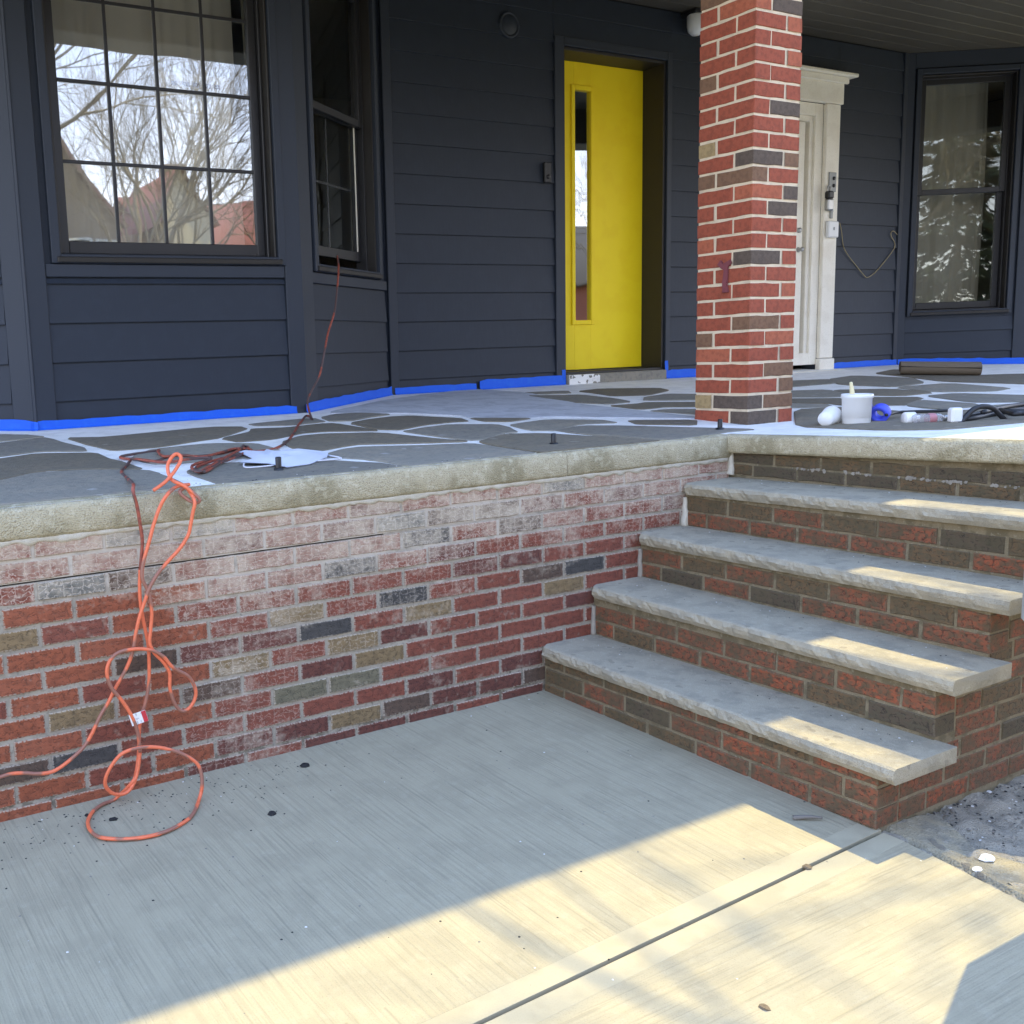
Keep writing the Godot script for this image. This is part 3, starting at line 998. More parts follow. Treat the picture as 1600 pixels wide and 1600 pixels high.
func tread_mesh(k: int) -> ArrayMesh:
	var f := FastNoiseLite.new()
	f.seed = 40 + k
	f.frequency = 9.0
	f.fractal_octaves = 5
	f.fractal_gain = 0.62
	var st := st_new()
	st.set_smooth_group(-1)
	var n := 110
	var x0: float = RISER[k] - 0.026
	var x1: float = RISER[k + 1] + 0.01
	var last := []
	for i in n + 1:
		var z := 1.462 * i / n
		var top: float = lerpf(TILT[k][0], TILT[k][1], z / 1.46)
		var rough := 1.0 - 0.45 * smoothstep(1.0, 1.3, z)
		var a := f.get_noise_2d(z * 2.0, 1.0) * 0.006 * rough
		var b := f.get_noise_2d(z * 1.7, 9.0) * 0.012 * rough
		var c := f.get_noise_2d(z * 1.3, 17.0) * 0.012 * rough
		var d := f.get_noise_2d(z * 2.0, 27.0) * 0.006 * rough
		var r := 0.03 * pow(1.0 - smoothstep(0.0, 0.03, z), 2.0)
		var ring := [Vector3(x1, top, z), Vector3(x0 + 0.013 + a + r, top, z), Vector3(x0 + 0.004 + a + r, top - 0.004 + a * 0.4, z), Vector3(x0 + b - 0.002 + r, top - 0.017 + c * 0.5, z), Vector3(x0 + c + r, top - 0.031 + b * 0.4, z), Vector3(x0 + 0.01 + d + r, top - THICK, z), Vector3(x1, top - THICK, z)]
		if last:
			for j in 6:
				quad(st, last[j], ring[j], ring[j + 1], last[j + 1], [Vector3.UP, Vector3(-0.3, 1, 0), Vector3(-1, 0.6, 0), Vector3(-1, 0, 0), Vector3(-1, -0.3, 0), Vector3.DOWN][j])
		last = ring
	var cc := Vector3((x0 + x1) / 2, last[0].y - THICK / 2, 1.466)
	for j in 7:
		tri(st, cc, last[j], last[(j + 1) % 7], Vector3(0, 0, 1))
	return done(st)

func build_steps() -> void:
	var t := thing("front_steps", "four concrete steps on mossy brick risers up to the porch", "steps")
	var core := st_new()
	for k in 5:
		var y0: float = -0.2 if k == 0 else (TILT[k - 1][0] + TILT[k - 1][1]) / 2.0 - 0.022
		var y1: float = (TILT[k][0] + TILT[k][1]) / 2.0 - 0.022 if k < 4 else 0.868
		box_to(core, Vector3(RISER[k] + 0.004, y0, 0.002), Vector3(1.06, y1, 1.397), 0.0004)
	part("mortar", done(core), mats["old_mortar"], t)
	for k in 4:
		part("tread", tread_mesh(k), mats["tread"], t)
	var pitch := 0.0635
	var ht := 0.0545
	var tone := func(z: float) -> String:
		var r := rng.randf()
		if r < 0.58 - 0.06 * z:
			return "clay"
		return "moss" if r < 0.78 else ("soot" if r < 0.86 else "rust")
	# bricks of the risers
	for k in 5:
		var base: float = -0.03 if k == 0 else TOP[k - 1] + 0.003
		var rows := 3 if k == 0 else 2
		var step := pitch
		var bh := ht
		if k == 4:
			step = 0.0515
			bh = 0.044
		for r in rows:
			var y := base + step * (r + 0.5)
			var z := 1.40
			var first := true
			while z > 0.02:
				var ln := 0.204
				if first and r % 2 == 1:
					ln = 0.098
				first = false
				ln = minf(ln, z - 0.004)
				if ln > 0.02:
					var xf := Transform3D(Basis(Vector3(0, 0, 1), Vector3.UP, Vector3(-1, 0, 0)), Vector3(RISER[k] + rng.randf_range(-0.0015, 0.0015), y, z - ln / 2.0))
					var tn: String = tone.call(z)
					if k == 4:
						tn = "soot" if rng.randf() < 0.5 else "moss"
					put_brick(t, xf, snappedf(ln, 0.001), bh, 0.098, tn)
				z -= ln + 0.011
	# bricks of the side towards the dirt
	for row in 16:
		var y := -0.03 + pitch * (row + 0.5)
		var k := 0
		while k < 4 and y > TOP[k]:
			k += 1
		if k > 3:
			break
		var x: float = RISER[k]
		var at_tread: bool = y + 0.02 > TOP[k] - THICK
		if at_tread:
			x = RISER[k + 1] + 0.012
		else:
			x += (0.11 if row % 2 == 0 else 0.11)
		var first := true
		while x < 1.9:
			var ln := 0.204 if not (first and row % 2 == 0) else 0.12
			first = false
			var xf := Transform3D(Basis.IDENTITY, Vector3(x + ln / 2.0, y, 1.40 + rng.randf_range(-0.0015, 0.0015)))
			put_brick(t, xf, ln, ht, 0.09, tone.call(0.6))
			x += ln + 0.011
	# mortar lumps squeezed out between the two top courses, and fillets in the corners against the wall
	var fn := FastNoiseLite.new()
	fn.frequency = 18.0
	var lumps := st_new()
	for i in 170:
		var zz := 0.2 + 1.22 * rng.randf()
		if fn.get_noise_2d(zz * 0.35, 40.0) > -0.12:
			var sz := rng.randf_range(0.002, 0.008)
			lumps.append_from(pebble(200 + i % 9, Vector3(sz, sz * 0.45, sz)), 0, Transform3D(Basis(Vector3(0, 0, 1), 1.4), Vector3(1.0505, 0.8195 + rng.randf_range(-0.004, 0.003), zz)))
	var lump_part := part("mortar_lumps", lumps.commit(), mats["mortar"], t)
	lump_part.set_meta("kind", "stuff")
	for k in range(1, 5):
		var pts := []
		for i in 7:
			var y: float = TOP[k - 1] + 0.004 + i * 0.02
			pts.append(Vector3(RISER[k] - 0.002 + fn.get_noise_2d(y, k * 4.0) * 0.004, y, 0.006 + fn.get_noise_2d(y, k * 7.0) * 0.004))
		part("mortar_fillet", tube(smooth_path(pts, 2), 0.018 if k > 2 else 0.012, 0.009, 7), mats["lime_parge"] if k > 2 else mats["mortar"], t)
	# the side wall behind those bricks, under the landing
	part("mortar", box(Vector3(1.06, -0.2, 1.3), Vector3(2.2, 0.86, 1.397), 0.002), mats["old_mortar"], t)


# ------------------------------------------------------------------ the pillar
func build_pillar() -> void:
	var t := thing("brick_pillar", "square red brick pillar with pale joints standing on the porch corner", "pillar", Vector3(1.523, 0.937, -0.30))
	var w := 0.322
	var ch := 0.0756
	var j := 0.0135
	var rows := 33
	part("mortar", box(Vector3(0.004, 0.0, -w + 0.004), Vector3(w - 0.004, rows * ch + 0.01, -0.004), 0.001), mats["pillar_mortar"], t)
	var lng := (w - j) * 2.0 / 3.0 + 0.001
	var shrt := w - lng - j
	for r in rows:
		var y := ch * (r + 0.5) - 0.003
		var flip := r % 2 == 1                  # from the base: first course short on the left face's far end
		for side in 4:
			var turn := Transform3D(Basis(Vector3.UP, side * PI / 2.0), Vector3(w / 2, y, -w / 2))
			var off := (w - lng) / 2.0 * (1.0 if flip else -1.0)
			var roll := rng.randf()
			var tone := "smooth"
			if roll < 0.16:
				tone = "salmon"
			elif roll < 0.26:
				tone = "umber"
			elif roll < 0.31:
				tone = "slate"
			elif roll < 0.33:
				tone = "straw"
			var xf := turn * Transform3D(Basis.IDENTITY, Vector3(off, 0, w / 2 + rng.randf_range(-0.001, 0.001)))
			put_brick(t, xf, snappedf(lng, 0.001), ch - j, shrt, tone)


# ------------------------------------------------------------------ the house
# a face of the house: its own x runs along it to the right, y is up, z points out of it
func face(p: Vector2, t: Vector2) -> Transform3D:
	t = t.normalized()
	return Transform3D(Basis(Vector3(t.x, 0, t.y), Vector3.UP, Vector3(-t.y, 0, t.x)), Vector3(p.x, 0, p.y))

# wall panels round rectangular openings [x0, y0, x1, y1] sorted by x
func wall_panels(x0: float, x1: float, y0: float, y1: float, holes: Array, thick := 0.13) -> ArrayMesh:
	var st := st_new()
	var x := x0
	for h in holes:
		box_to(st, Vector3(x, y0, -thick), Vector3(h[0], y1, 0.0), 0.001)
		if h[1] > y0 + 0.01:
			box_to(st, Vector3(h[0] + 0.0005, y0, -thick), Vector3(h[2] - 0.0005, h[1], -0.0005), 0.001)
		if h[3] < y1 - 0.01:
			box_to(st, Vector3(h[0] + 0.0005, h[3], -thick), Vector3(h[2] - 0.0005, y1, -0.0005), 0.001)
		x = h[2]
	box_to(st, Vector3(x, y0, -thick), Vector3(x1, y1, 0.0), 0.001)
	return done(st)

# one lap siding board, thin at its top and thick at its lower lip
func lap_board(x0: float, x1: float, y0: float, y1: float) -> ArrayMesh:
	var st := st_new()
	st.set_smooth_group(-1)
	var p := [Vector2(0.0, y0 + 0.001), Vector2(0.0185, y0), Vector2(0.0195, y0 + 0.003), Vector2(0.0055, y1), Vector2(0.0, y1)]
	for i in 4:
		var o := Vector3(0, -1, 0) if i == 0 else (Vector3(0, 0.1, 1) if i < 3 else Vector3.UP)
		quad(st, Vector3(x0, p[i].y, p[i].x), Vector3(x1, p[i].y, p[i].x), Vector3(x1, p[i + 1].y, p[i + 1].x), Vector3(x0, p[i + 1].y, p[i + 1].x), o, Vector2(x0, p[i].y), Vector2(x1, p[i].y), Vector2(x1, p[i + 1].y), Vector2(x0, p[i + 1].y))
	for s in [[x0, -1], [x1, 1]]:
		for i in range(1, 4):
			tri(st, Vector3(s[0], p[0].y, p[0].x), Vector3(s[0], p[i].y, p[i].x), Vector3(s[0], p[i + 1].y, p[i + 1].x), Vector3(s[1], 0, 0))
	return done(st)

# courses of siding between x0 and x1 from y0 to y1; the laps stand at 1.171 + 0.19 k
func siding(house: Node, xf: Transform3D, x0: float, x1: float, y0: float, y1: float) -> void:
	var k := int(floor((y0 - 1.171) / 0.1905))
	while 1.171 + 0.1905 * k < y1 - 0.01:
		var a := maxf(y0, 1.171 + 0.1905 * k)
		var b := minf(y1, 1.171 + 0.1905 * (k + 1) + 0.012)
		if b - a > 0.01:
			part("siding_board", lap_board(x0, x1, a, b), mats["navy"], house, xf)
		k += 1

func trim(house: Node, called: String, xf: Transform3D, lo: Vector3, hi: Vector3, m := "navy_trim", ch := 0.003) -> MeshInstance3D:
	return part(called, box(lo, hi, ch), mats[m], house, xf)

# four bars round an opening, butted at the corners
func bars(x0: float, y0: float, x1: float, y1: float, w: float, z0: float, z1: float, wb := -1.0) -> ArrayMesh:
	var st := st_new()
	wb = w if wb < 0 else wb
	box_to(st, Vector3(x0, y0, z0), Vector3(x0 + w, y1, z1), 0.003)
	box_to(st, Vector3(x1 - w, y0, z0), Vector3(x1, y1, z1), 0.003)
	box_to(st, Vector3(x0 + w, y0, z0), Vector3(x1 - w, y0 + wb, z1 - 0.001), 0.003)
	box_to(st, Vector3(x0 + w, y1 - w, z0), Vector3(x1 - w, y1, z1 - 0.001), 0.003)
	return done(st)

func pane(x0: float, y0: float, x1: float, y1: float, z: float) -> ArrayMesh:
	# old glass is never quite flat
	var st := st_new()
	st.set_smooth_group(0)
	var f := FastNoiseLite.new()
	f.frequency = 2.2
	f.seed = int(x0 * 100) + 3
	var nx := 16
	var ny := 20
	var at := func(i: int, j: int) -> Vector3:
		var x := lerpf(x0, x1, float(i) / nx)
		var y := lerpf(y0, y1, float(j) / ny)
		return Vector3(x, y, z + f.get_noise_2d(x, y) * 0.0005)
	for i in nx:
		for j in ny:
			quad(st, at.call(i, j), at.call(i + 1, j), at.call(i + 1, j + 1), at.call(i, j + 1), Vector3(0, 0, 1))
	return done(st, true)

func curtain(x0: float, y0: float, x1: float, y1: float, z: float, seed_at: int) -> ArrayMesh:
	var st := st_new()
	st.set_smooth_group(0)
	var f := FastNoiseLite.new()
	f.seed = seed_at
	f.frequency = 3.5
	var n := 70
	for i in n:
		for s in 2:
			var q := []
			for e in [[i, s], [i + 1, s], [i + 1, s + 1], [i, s + 1]]:
				var x := lerpf(x0, x1, float(e[0]) / n)
				var y := lerpf(y0, y1, e[1] / 2.0)
				q.append(Vector3(x, y, z + sin(x * 17.0 + y * 2.0 + f.get_noise_2d(x, y * 0.4) * 4.0) * 0.02 + f.get_noise_2d(x * 2.0, y) * 0.03))
			quad(st, q[0], q[1], q[2], q[3], Vector3(0, 0, 1))
	return done(st, true)

func build_house() -> void:
	var house := thing("blue_house", "dark navy sided house with a bay window, a yellow door and a white door", "house")
	var dwall := face(Vector2(0, -2.8), Vector2(1, 0))
	var a := Vector2(-1.43, -2.1)
	var b := Vector2(0.06, -2.1)
	var c := Vector2(1.06, -2.8)
	var tl := Vector2(cos(deg_to_rad(35)), sin(deg_to_rad(35)))
	var left := face(a - tl * 1.22, tl)
	var front := face(Vector2(0, -2.1), Vector2(1, 0))
	var side := face(b, c - b)
	var d := Vector2(6.56, -2.8)
	var td := Vector2(cos(deg_to_rad(33)), sin(deg_to_rad(33)))
	var rbay := face(d, td)
	var d2 := d + td * 1.15
	var rfront := face(d2, Vector2(1, 0))
	var top := 3.8
	# carcass behind the boards
	part("wall", wall_panels(-3.6, -2.43, 0.9, top, []), mats["navy"], house, dwall)
	part("wall", wall_panels(0.0, 1.22, 0.9, top, [[0.16, 1.86, 1.07, 3.56]]), mats["navy"], house, left)
	part("wall", wall_panels(a.x, b.x, 0.9, top, [[-1.245, 1.86, -0.07, 3.56]]), mats["navy"], house, front)
	part("wall", wall_panels(0.0, (c - b).length(), 0.9, top, [[0.2, 1.86, 1.06, 3.56]]), mats["navy"], house, side)
	part("wall", wall_panels(1.06, 6.56, 0.9, top, [[2.576, 1.03, 3.59, 3.442], [4.32, 1.03, 5.43, 3.30]]), mats["navy"], house, dwall)
	part("wall", wall_panels(0.0, 1.15, 0.9, top, [[0.13, 1.54, 0.955, 3.61]]), mats["navy"], house, rbay)
	part("wall", wall_panels(0.0, 2.0, 0.9, top, []), mats["navy"], house, rfront)
	# ---- the left bay, its left face
	siding(house, left, 0.0, 1.12, 0.97, 1.77)
	trim(house, "corner_board", left, Vector3(1.125, 1.0, 0.001), Vector3(1.244, top, 0.026))
	trim(house, "apron_board", left, Vector3(0.0, 1.775, 0.001), Vector3(1.123, 1.845, 0.022))
	window_in(house, left, 0.16, 1.86, 1.07, 3.56, "mullioned")
	# ---- the bay's front face
	trim(house, "corner_board", front, Vector3(-1.444, 1.0, 0.001), Vector3(-1.325, top, 0.027))
	trim(house, "corner_board", front, Vector3(-0.03, 1.0, 0.001), Vector3(0.073, top, 0.027))
	siding(house, front, -1.323, -0.032, 1.0, 1.77)
	trim(house, "apron_board", front, Vector3(-1.323, 1.775, 0.001), Vector3(-0.032, 1.838, 0.022))
	window_in(house, front, -1.245, 1.87, -0.07, 3.56, "mullioned")
	# ---- the bay's right face
	trim(house, "corner_board", side, Vector3(-0.013, 1.0, 0.001), Vector3(0.13, top, 0.026))
	siding(house, side, 0.132, 1.18, 1.0, 1.75)
	trim(house, "apron_board", side, Vector3(0.132, 1.755, 0.001), Vector3(1.19, 1.815, 0.022))
	window_in(house, side, 0.2, 1.85, 1.06, 3.56, "raised")
	# ---- the door wall
	trim(house, "corner_board", dwall, Vector3(1.065, 1.04, 0.001), Vector3(1.13, top, 0.028))
	siding(house, dwall, 1.132, 2.488, 1.04, top)
	trim(house, "door_casing", dwall, Vector3(2.49, 1.06, 0.001), Vector3(2.574, 3.5, 0.03))
	trim(house, "door_casing", dwall, Vector3(3.592, 1.06, 0.001), Vector3(3.64, 3.5, 0.03))
	trim(house, "door_casing", dwall, Vector3(2.576, 3.443, 0.001), Vector3(3.59, 3.5, 0.029))
	siding(house, dwall, 2.49, 3.64, 3.503, top)
	siding(house, dwall, 3.642, 4.13, 1.04, top)
	siding(house, dwall, 5.622, 6.50, 1.05, top)
	siding(house, dwall, 4.13, 5.62, 3.56, top)
	trim(house, "corner_board", dwall, Vector3(6.502, 1.05, 0.001), Vector3(6.556, top, 0.028))
	# ---- the right bay
	trim(house, "corner_board", rbay, Vector3(0.003, 1.0, 0.001), Vector3(0.07, top, 0.026))
	siding(house, rbay, 0.072, 1.028, 0.97, 1.48)
	trim(house, "corner_board", rbay, Vector3(1.03, 0.97, 0.001), Vector3(1.17, top, 0.026))
	trim(house, "frieze_board", rbay, Vector3(0.072, 3.67, 0.001), Vector3(1.028, top, 0.02))
	window_in(house, rbay, 0.13, 1.54, 0.955, 3.61, "plain")
	trim(house, "corner_board", rfront, Vector3(-0.012, 0.95, 0.001), Vector3(0.13, top, 0.026))
	siding(house, rfront, 0.132, 2.0, 0.95, top)
	# ---- doors
	yellow_door(house, dwall)
	white_door(house, dwall)
	# ---- ceiling of narrow boards, beam, eaves and roof
	for i in 20:
		var z := -2.78 + i * 0.1425
		trim(house, "ceiling_board", Transform3D.IDENTITY, Vector3(-3.6, top + 0.001, z), Vector3(9.5, top + 0.02, z + 0.1412), "ceiling", 0.0025)
	trim(house, "porch_beam", Transform3D.IDENTITY, Vector3(-3.6, 3.44, -0.60), Vector3(9.5, top, -0.32), "navy_trim", 0.01)
	trim(house, "fascia", Transform3D.IDENTITY, Vector3(-3.9, 3.62, 0.02), Vector3(9.8, 3.93, 0.05), "navy_trim")
	var roof := st_new()
	box_to(roof, Vector3(-3.9, top + 0.022, -3.0), Vector3(9.8, top + 0.1, 0.018), 0.003)
	var up := Transform3D(Basis(Vector3.RIGHT, deg_to_rad(14)), Vector3(0, 3.955, 0.07))
	box_to(roof, Vector3(-3.9, 0.0, -3.4), Vector3(9.8, 0.04, 0.0), 0.004, up)
	part("porch_roof", done(roof), mats["asphalt"], house)
	var upper := st_new()
	box_to(upper, Vector3(-3.6, top + 0.11, -3.05), Vector3(9.5, 6.6, -2.92), 0.003)
	box_to(upper, Vector3(-3.6, -0.2, -11.0), Vector3(9.5, 6.6, -10.85), 0.003)
	box_to(upper, Vector3(-3.73, -0.2, -11.0), Vector3(-3.6, 6.6, -2.92), 0.003)
	box_to(upper, Vector3(9.5, -0.2, -11.0), Vector3(9.63, 6.6, -2.92), 0.003)
	part("upper_wall", done(upper), mats["navy"], house)
	var main := st_new()
	for s in [-1, 1]:
		var q := [Vector3(-4.0, 6.3, -6.95 + s * 4.6), Vector3(9.9, 6.3, -6.95 + s * 4.6), Vector3(9.9, 8.9, -6.95), Vector3(-4.0, 8.9, -6.95)]
		quad(main, q[0], q[1], q[2], q[3], Vector3(0, 1, s))
		var lift := Vector3(0, 0.12, 0)
		quad(main, q[0] + lift, q[1] + lift, q[2] + lift, q[3] + lift, Vector3(0, 1, s))
	for x in [-3.73, 9.63]:
		tri(main, Vector3(x, 6.5, -2.92), Vector3(x, 6.5, -11), Vector3(x, 8.85, -6.95), Vector3(signf(x), 0, 0))
	part("main_roof", done(main), mats["asphalt"], house)
	# ---- the dim rooms behind the windows
	var room := st_new()
	box_to(room, Vector3(-3.5, 0.95, -6.1), Vector3(9.4, top, -6.0), 0.002)
	box_to(room, Vector3(-3.58, 0.95, -6.0), Vector3(-3.5, top, -2.95), 0.002)
	box_to(room, Vector3(3.95, 0.95, -5.99), Vector3(4.05, top - 0.002, -2.95), 0.002)
	box_to(room, Vector3(9.3, 0.95, -5.99), Vector3(9.4, top - 0.002, -2.3), 0.002)
	box_to(room, Vector3(-3.5, top + 0.025, -6.1), Vector3(9.4, top + 0.09, -3.01), 0.002)
	part("room_wall", done(room), mats["plaster"], house)
	part("room_floor", box(Vector3(-3.5, 1.04, -6.0), Vector3(9.3, 1.07, -2.96), 0.002), mats["dark_floor"], house)
	# ---- small fixed things on the wall
	var ring := lathe([[0.0, 0.012], [0.062, 0.012], [0.068, 0.006], [0.072, 0.014], [0.082, 0.014], [0.088, 0.004], [0.088, -0.01]])
	part("outlet_cover", ring, mats["navy_trim"], house, dwall * Transform3D(Basis(Vector3.RIGHT, PI / 2), Vector3(2.10, 3.525, 0.012)))

func window_in(house: Node, xf: Transform3D, x0: float, y0: float, x1: float, y1: float, kind: String) -> void:
	var root := Node3D.new()
	var key: String = str(house.get_instance_id()) + "window"
	var n: int = used.get(key, -1) + 1
	used[key] = n
	root.name = "window" if n == 0 else "window_%03d" % n
	house.add_child(root, true)
	root.transform = xf
	root.set_meta("label", {"mullioned": "window divided into small panes by a dark grille", "raised": "sash window with its lower sash pushed up a little", "plain": "double hung window with two large panes"}[kind])
	# casing proud of the boards, a stepped jamb and a sloped sill
	part("frame", bars(x0 - 0.045, y0 - 0.03, x1 + 0.045, y1 + 0.05, 0.044, 0.001, 0.034), mats["navy_trim"], root)
	part("jamb", bars(x0 + 0.0005, y0 + 0.0005, x1 - 0.0005, y1 - 0.0005, 0.012, -0.128, 0.012), mats["brown_frame"], root)
	part("jamb_stop", bars(x0 + 0.0125, y0 + 0.0125, x1 - 0.0125, y1 - 0.0125, 0.014, -0.122, -0.045), mats["black_frame"], root)
	var sill := st_new()
	box_to(sill, Vector3(x0 - 0.02, y0 - 0.022, 0.0), Vector3(x1 + 0.02, y0 + 0.006, 0.046), 0.004, Transform3D(Basis(Vector3.RIGHT, 0.12), Vector3(0, y0 * (1.0 - cos(0.12)), -y0 * sin(0.12))))
	part("sill", done(sill), mats["brown_frame"], root)
	var gx0 := x0 + 0.028
	var gx1 := x1 - 0.028
	if kind == "mullioned":
		part("sash", bars(gx0, y0 + 0.028, gx1, y1 - 0.028, 0.045, -0.112, -0.074, 0.06), mats["black_frame"], root)
		part("pane", pane(gx0 + 0.043, y0 + 0.08, gx1 - 0.043, y1 - 0.07, -0.088), mats["glass"], root)
		var w := (gx1 - gx0 - 0.09) / 4.0
		for i in range(1, 4):
			var x := gx0 + 0.045 + w * i
			part("muntin", box(Vector3(x - 0.008, y0 + 0.088, -0.0855), Vector3(x + 0.008, y1 - 0.073, -0.0765), 0.002), mats["black_frame"], root)
		for i in range(1, 4):
			var y := 1.958 + 0.384 * i
			part("muntin", box(Vector3(gx0 + 0.045, y - 0.008, -0.085), Vector3(gx1 - 0.045, y + 0.008, -0.077), 0.002), mats["black_frame"], root)
		part("curtain", curtain(gx0, y0 + 0.02, gx1, y1 + 0.05, -0.36, n), mats["drape"], root)
	else:
		var meet := 2.78 if kind == "raised" else 2.62
		var lift := 0.085 if kind == "raised" else 0.03
		part("upper_sash", bars(gx0, meet - 0.03, gx1, y1 - 0.028, 0.045, -0.078, -0.048), mats["black_frame"], root)
		part("pane", pane(gx0 + 0.044, meet + 0.014, gx1 - 0.044, y1 - 0.072, -0.062), mats["dim_glass"], root)
		part("lower_sash", bars(gx0, y0 + lift, gx1, meet + 0.02, 0.05, -0.114, -0.084, 0.06), mats["black_frame"], root)
		part("pane", pane(gx0 + 0.048, y0 + lift + 0.058, gx1 - 0.048, meet - 0.028, -0.098), mats["dim_glass"], root)
		if kind == "raised":
			part("muntin", box(Vector3(gx0 + 0.05, 2.36, -0.112), Vector3(gx1 - 0.05, 2.376, -0.104), 0.002), mats["black_frame"], root)
			part("muntin", box(Vector3((gx0 + gx1) / 2 - 0.008, y0 + lift + 0.06, -0.1115), Vector3((gx0 + gx1) / 2 + 0.008, meet - 0.03, -0.1045), 0.002), mats["black_frame"], root)
		part("curtain", curtain(gx0, y0 + 0.1, gx1, y1 + 0.05, -0.4, 40 + n), mats["blind"], root)
		if kind == "raised":
			part("jamb_liner", box(Vector3(gx1 - 0.062, y0 + lift + 0.06, -0.0835), Vector3(gx1 - 0.05, meet - 0.03, -0.078), 0.001), mats["white_paint"], root)

func yellow_door(house: Node, xf: Transform3D) -> void:
	var root := Node3D.new()
	root.name = "yellow_door"
	house.add_child(root, true)
	root.transform = xf
	root.set_meta("label", "bright yellow flush door with a tall narrow pane")
	var z := -0.2
	part("frame", bars(2.5765, 1.146, 3.5895, 3.4415, 0.02, -0.28, 0.01), mats["brown_frame"], root)
	# the leaf is four flat pieces round the slot of its pane
	var st := st_new()
	var gx := [2.868, 3.03]
	var gy := [1.545, 3.225]
	box_to(st, Vector3(2.598, 1.175, z - 0.045), Vector3(gx[0], 3.42, z), 0.002)
	box_to(st, Vector3(gx[1], 1.175, z - 0.045), Vector3(3.568, 3.42, z), 0.002)
	box_to(st, Vector3(gx[0], 1.175, z - 0.045), Vector3(gx[1], gy[0], z), 0.0001)
	box_to(st, Vector3(gx[0], gy[1], z - 0.045), Vector3(gx[1], 3.42, z), 0.0001)
	part("leaf", done(st), mats["yellow"], root)
	part("pane_moulding", bars(gx[0] - 0.032, gy[0] - 0.032, gx[1] + 0.032, gy[1] + 0.032, 0.034, z - 0.01, z + 0.014), mats["yellow"], root)
	part("pane", pane(gx[0], gy[0], gx[1], gy[1], z - 0.012), mats["glass"], root)
	var knob := part("handle", lathe([[0.0, 0.062], [0.02, 0.06], [0.03, 0.046], [0.026, 0.03], [0.012, 0.022], [0.012, 0.006], [0.03, 0.005], [0.03, 0.0]]), mats["black"], root)
	knob.transform = Transform3D(Basis(Vector3.RIGHT, PI / 2), Vector3(2.66, 2.15, z))
	part("door_sweep", box(Vector3(2.598, 1.15, z - 0.05), Vector3(3.568, 1.173, z + 0.006), 0.002), mats["black"], root)
	var sill := box(Vector3(2.578, 1.0, -0.27), Vector3(3.588, 1.146, 0.05), 0.006)
	part("threshold_stone", sill, mats["flagstone"], root)
	# paint slopped on the face of that stone
	var f := FastNoiseLite.new()
	f.frequency = 11.0
	f.seed = 8
	var s2 := st_new()
	for i in 100:
		for j in 27:
			var x := 2.59 + i * 0.003
			var y := 1.062 + j * 0.003
			if f.get_noise_2d(x * 1.3, y * 1.6) + 0.42 - absf(i - 35) * 0.0056 > 0.0:
				quad(s2, Vector3(x, y, 0.0515), Vector3(x + 0.003, y, 0.0515), Vector3(x + 0.003, y + 0.003, 0.0515), Vector3(x, y + 0.003, 0.0515), Vector3(0, 0, 1))
	part("paint_smear", done(s2), mats["white_joint"], root)

func white_door(house: Node, xf: Transform3D) -> void:
	var root := Node3D.new()
	root.name = "white_door"
	house.add_child(root, true)
	root.transform = xf
	root.set_meta("label", "white storm door in a white frame with a moulded cap")
	for s in [[4.13, 4.31], [5.44, 5.618]]:
		part("casing", box(Vector3(s[0], 1.17, 0.001), Vector3(s[1], 3.285, 0.04), 0.006), mats["white_paint"], root)
		part("plinth", box(Vector3(s[0] - 0.01, 1.03, 0.001), Vector3(s[1] + 0.012, 1.168, 0.052), 0.008), mats["white_paint"], root)
	part("jamb", bars(4.311, 1.12, 5.439, 3.284, 0.1, -0.12, 0.006), mats["white_paint"], root)
	part("jamb_stop", bars(4.412, 1.122, 5.338, 3.183, 0.045, -0.12, -0.014), mats["white_paint"], root)
	var head := st_new()
	box_to(head, Vector3(4.11, 3.288, 0.001), Vector3(5.64, 3.5, 0.05), 0.004)
	box_to(head, Vector3(4.08, 3.45, 0.051), Vector3(5.67, 3.502, 0.075), 0.01)
	box_to(head, Vector3(4.02, 3.503, 0.001), Vector3(5.745, 3.532, 0.11), 0.006)
	part("head_cap", done(head), mats["white_paint"], root)
	var st := st_new()
	for q in [[4.47, 1.14, 4.58, 3.13], [5.12, 1.14, 5.236, 3.13], [4.58, 1.14, 5.12, 1.5], [4.58, 3.0, 5.12, 3.13], [4.58, 2.15, 5.12, 2.26]]:
		box_to(st, Vector3(q[0], q[1], -0.05), Vector3(q[2], q[3], -0.012 if q[2] - q[0] < 0.2 else -0.014), 0.003)
	part("storm_door", done(st), mats["white_paint"], root)
	part("inner_door", box(Vector3(4.46, 1.14, -0.125), Vector3(5.29, 3.13, -0.085), 0.003), mats["white_paint"], root)
	part("pane", pane(4.58, 2.26, 5.12, 3.0, -0.03), mats["glass"], root)
	part("lower_panel", box(Vector3(4.58, 1.5, -0.04), Vector3(5.12, 2.15, -0.022), 0.003), mats["white_paint"], root)
	var latch := part("latch", lathe([[0.0, 0.05], [0.014, 0.05], [0.02, 0.036], [0.01, 0.02], [0.022, 0.004], [0.022, 0.0]]), mats["steel"], root)
	latch.transform = Transform3D(Basis(Vector3.RIGHT, PI / 2), Vector3(5.185, 2.09, -0.012))
	var bolt := part("lock", lathe([[0.0, 0.02], [0.018, 0.02], [0.022, 0.012], [0.022, 0.0]]), mats["steel"], root)
	bolt.transform = Transform3D(Basis(Vector3.RIGHT, PI / 2), Vector3(5.185, 2.25, -0.012))
	part("step", box(Vector3(4.1, 0.98, 0.053), Vector3(5.58, 1.07, 0.2), 0.01), mats["white_paint"], root)


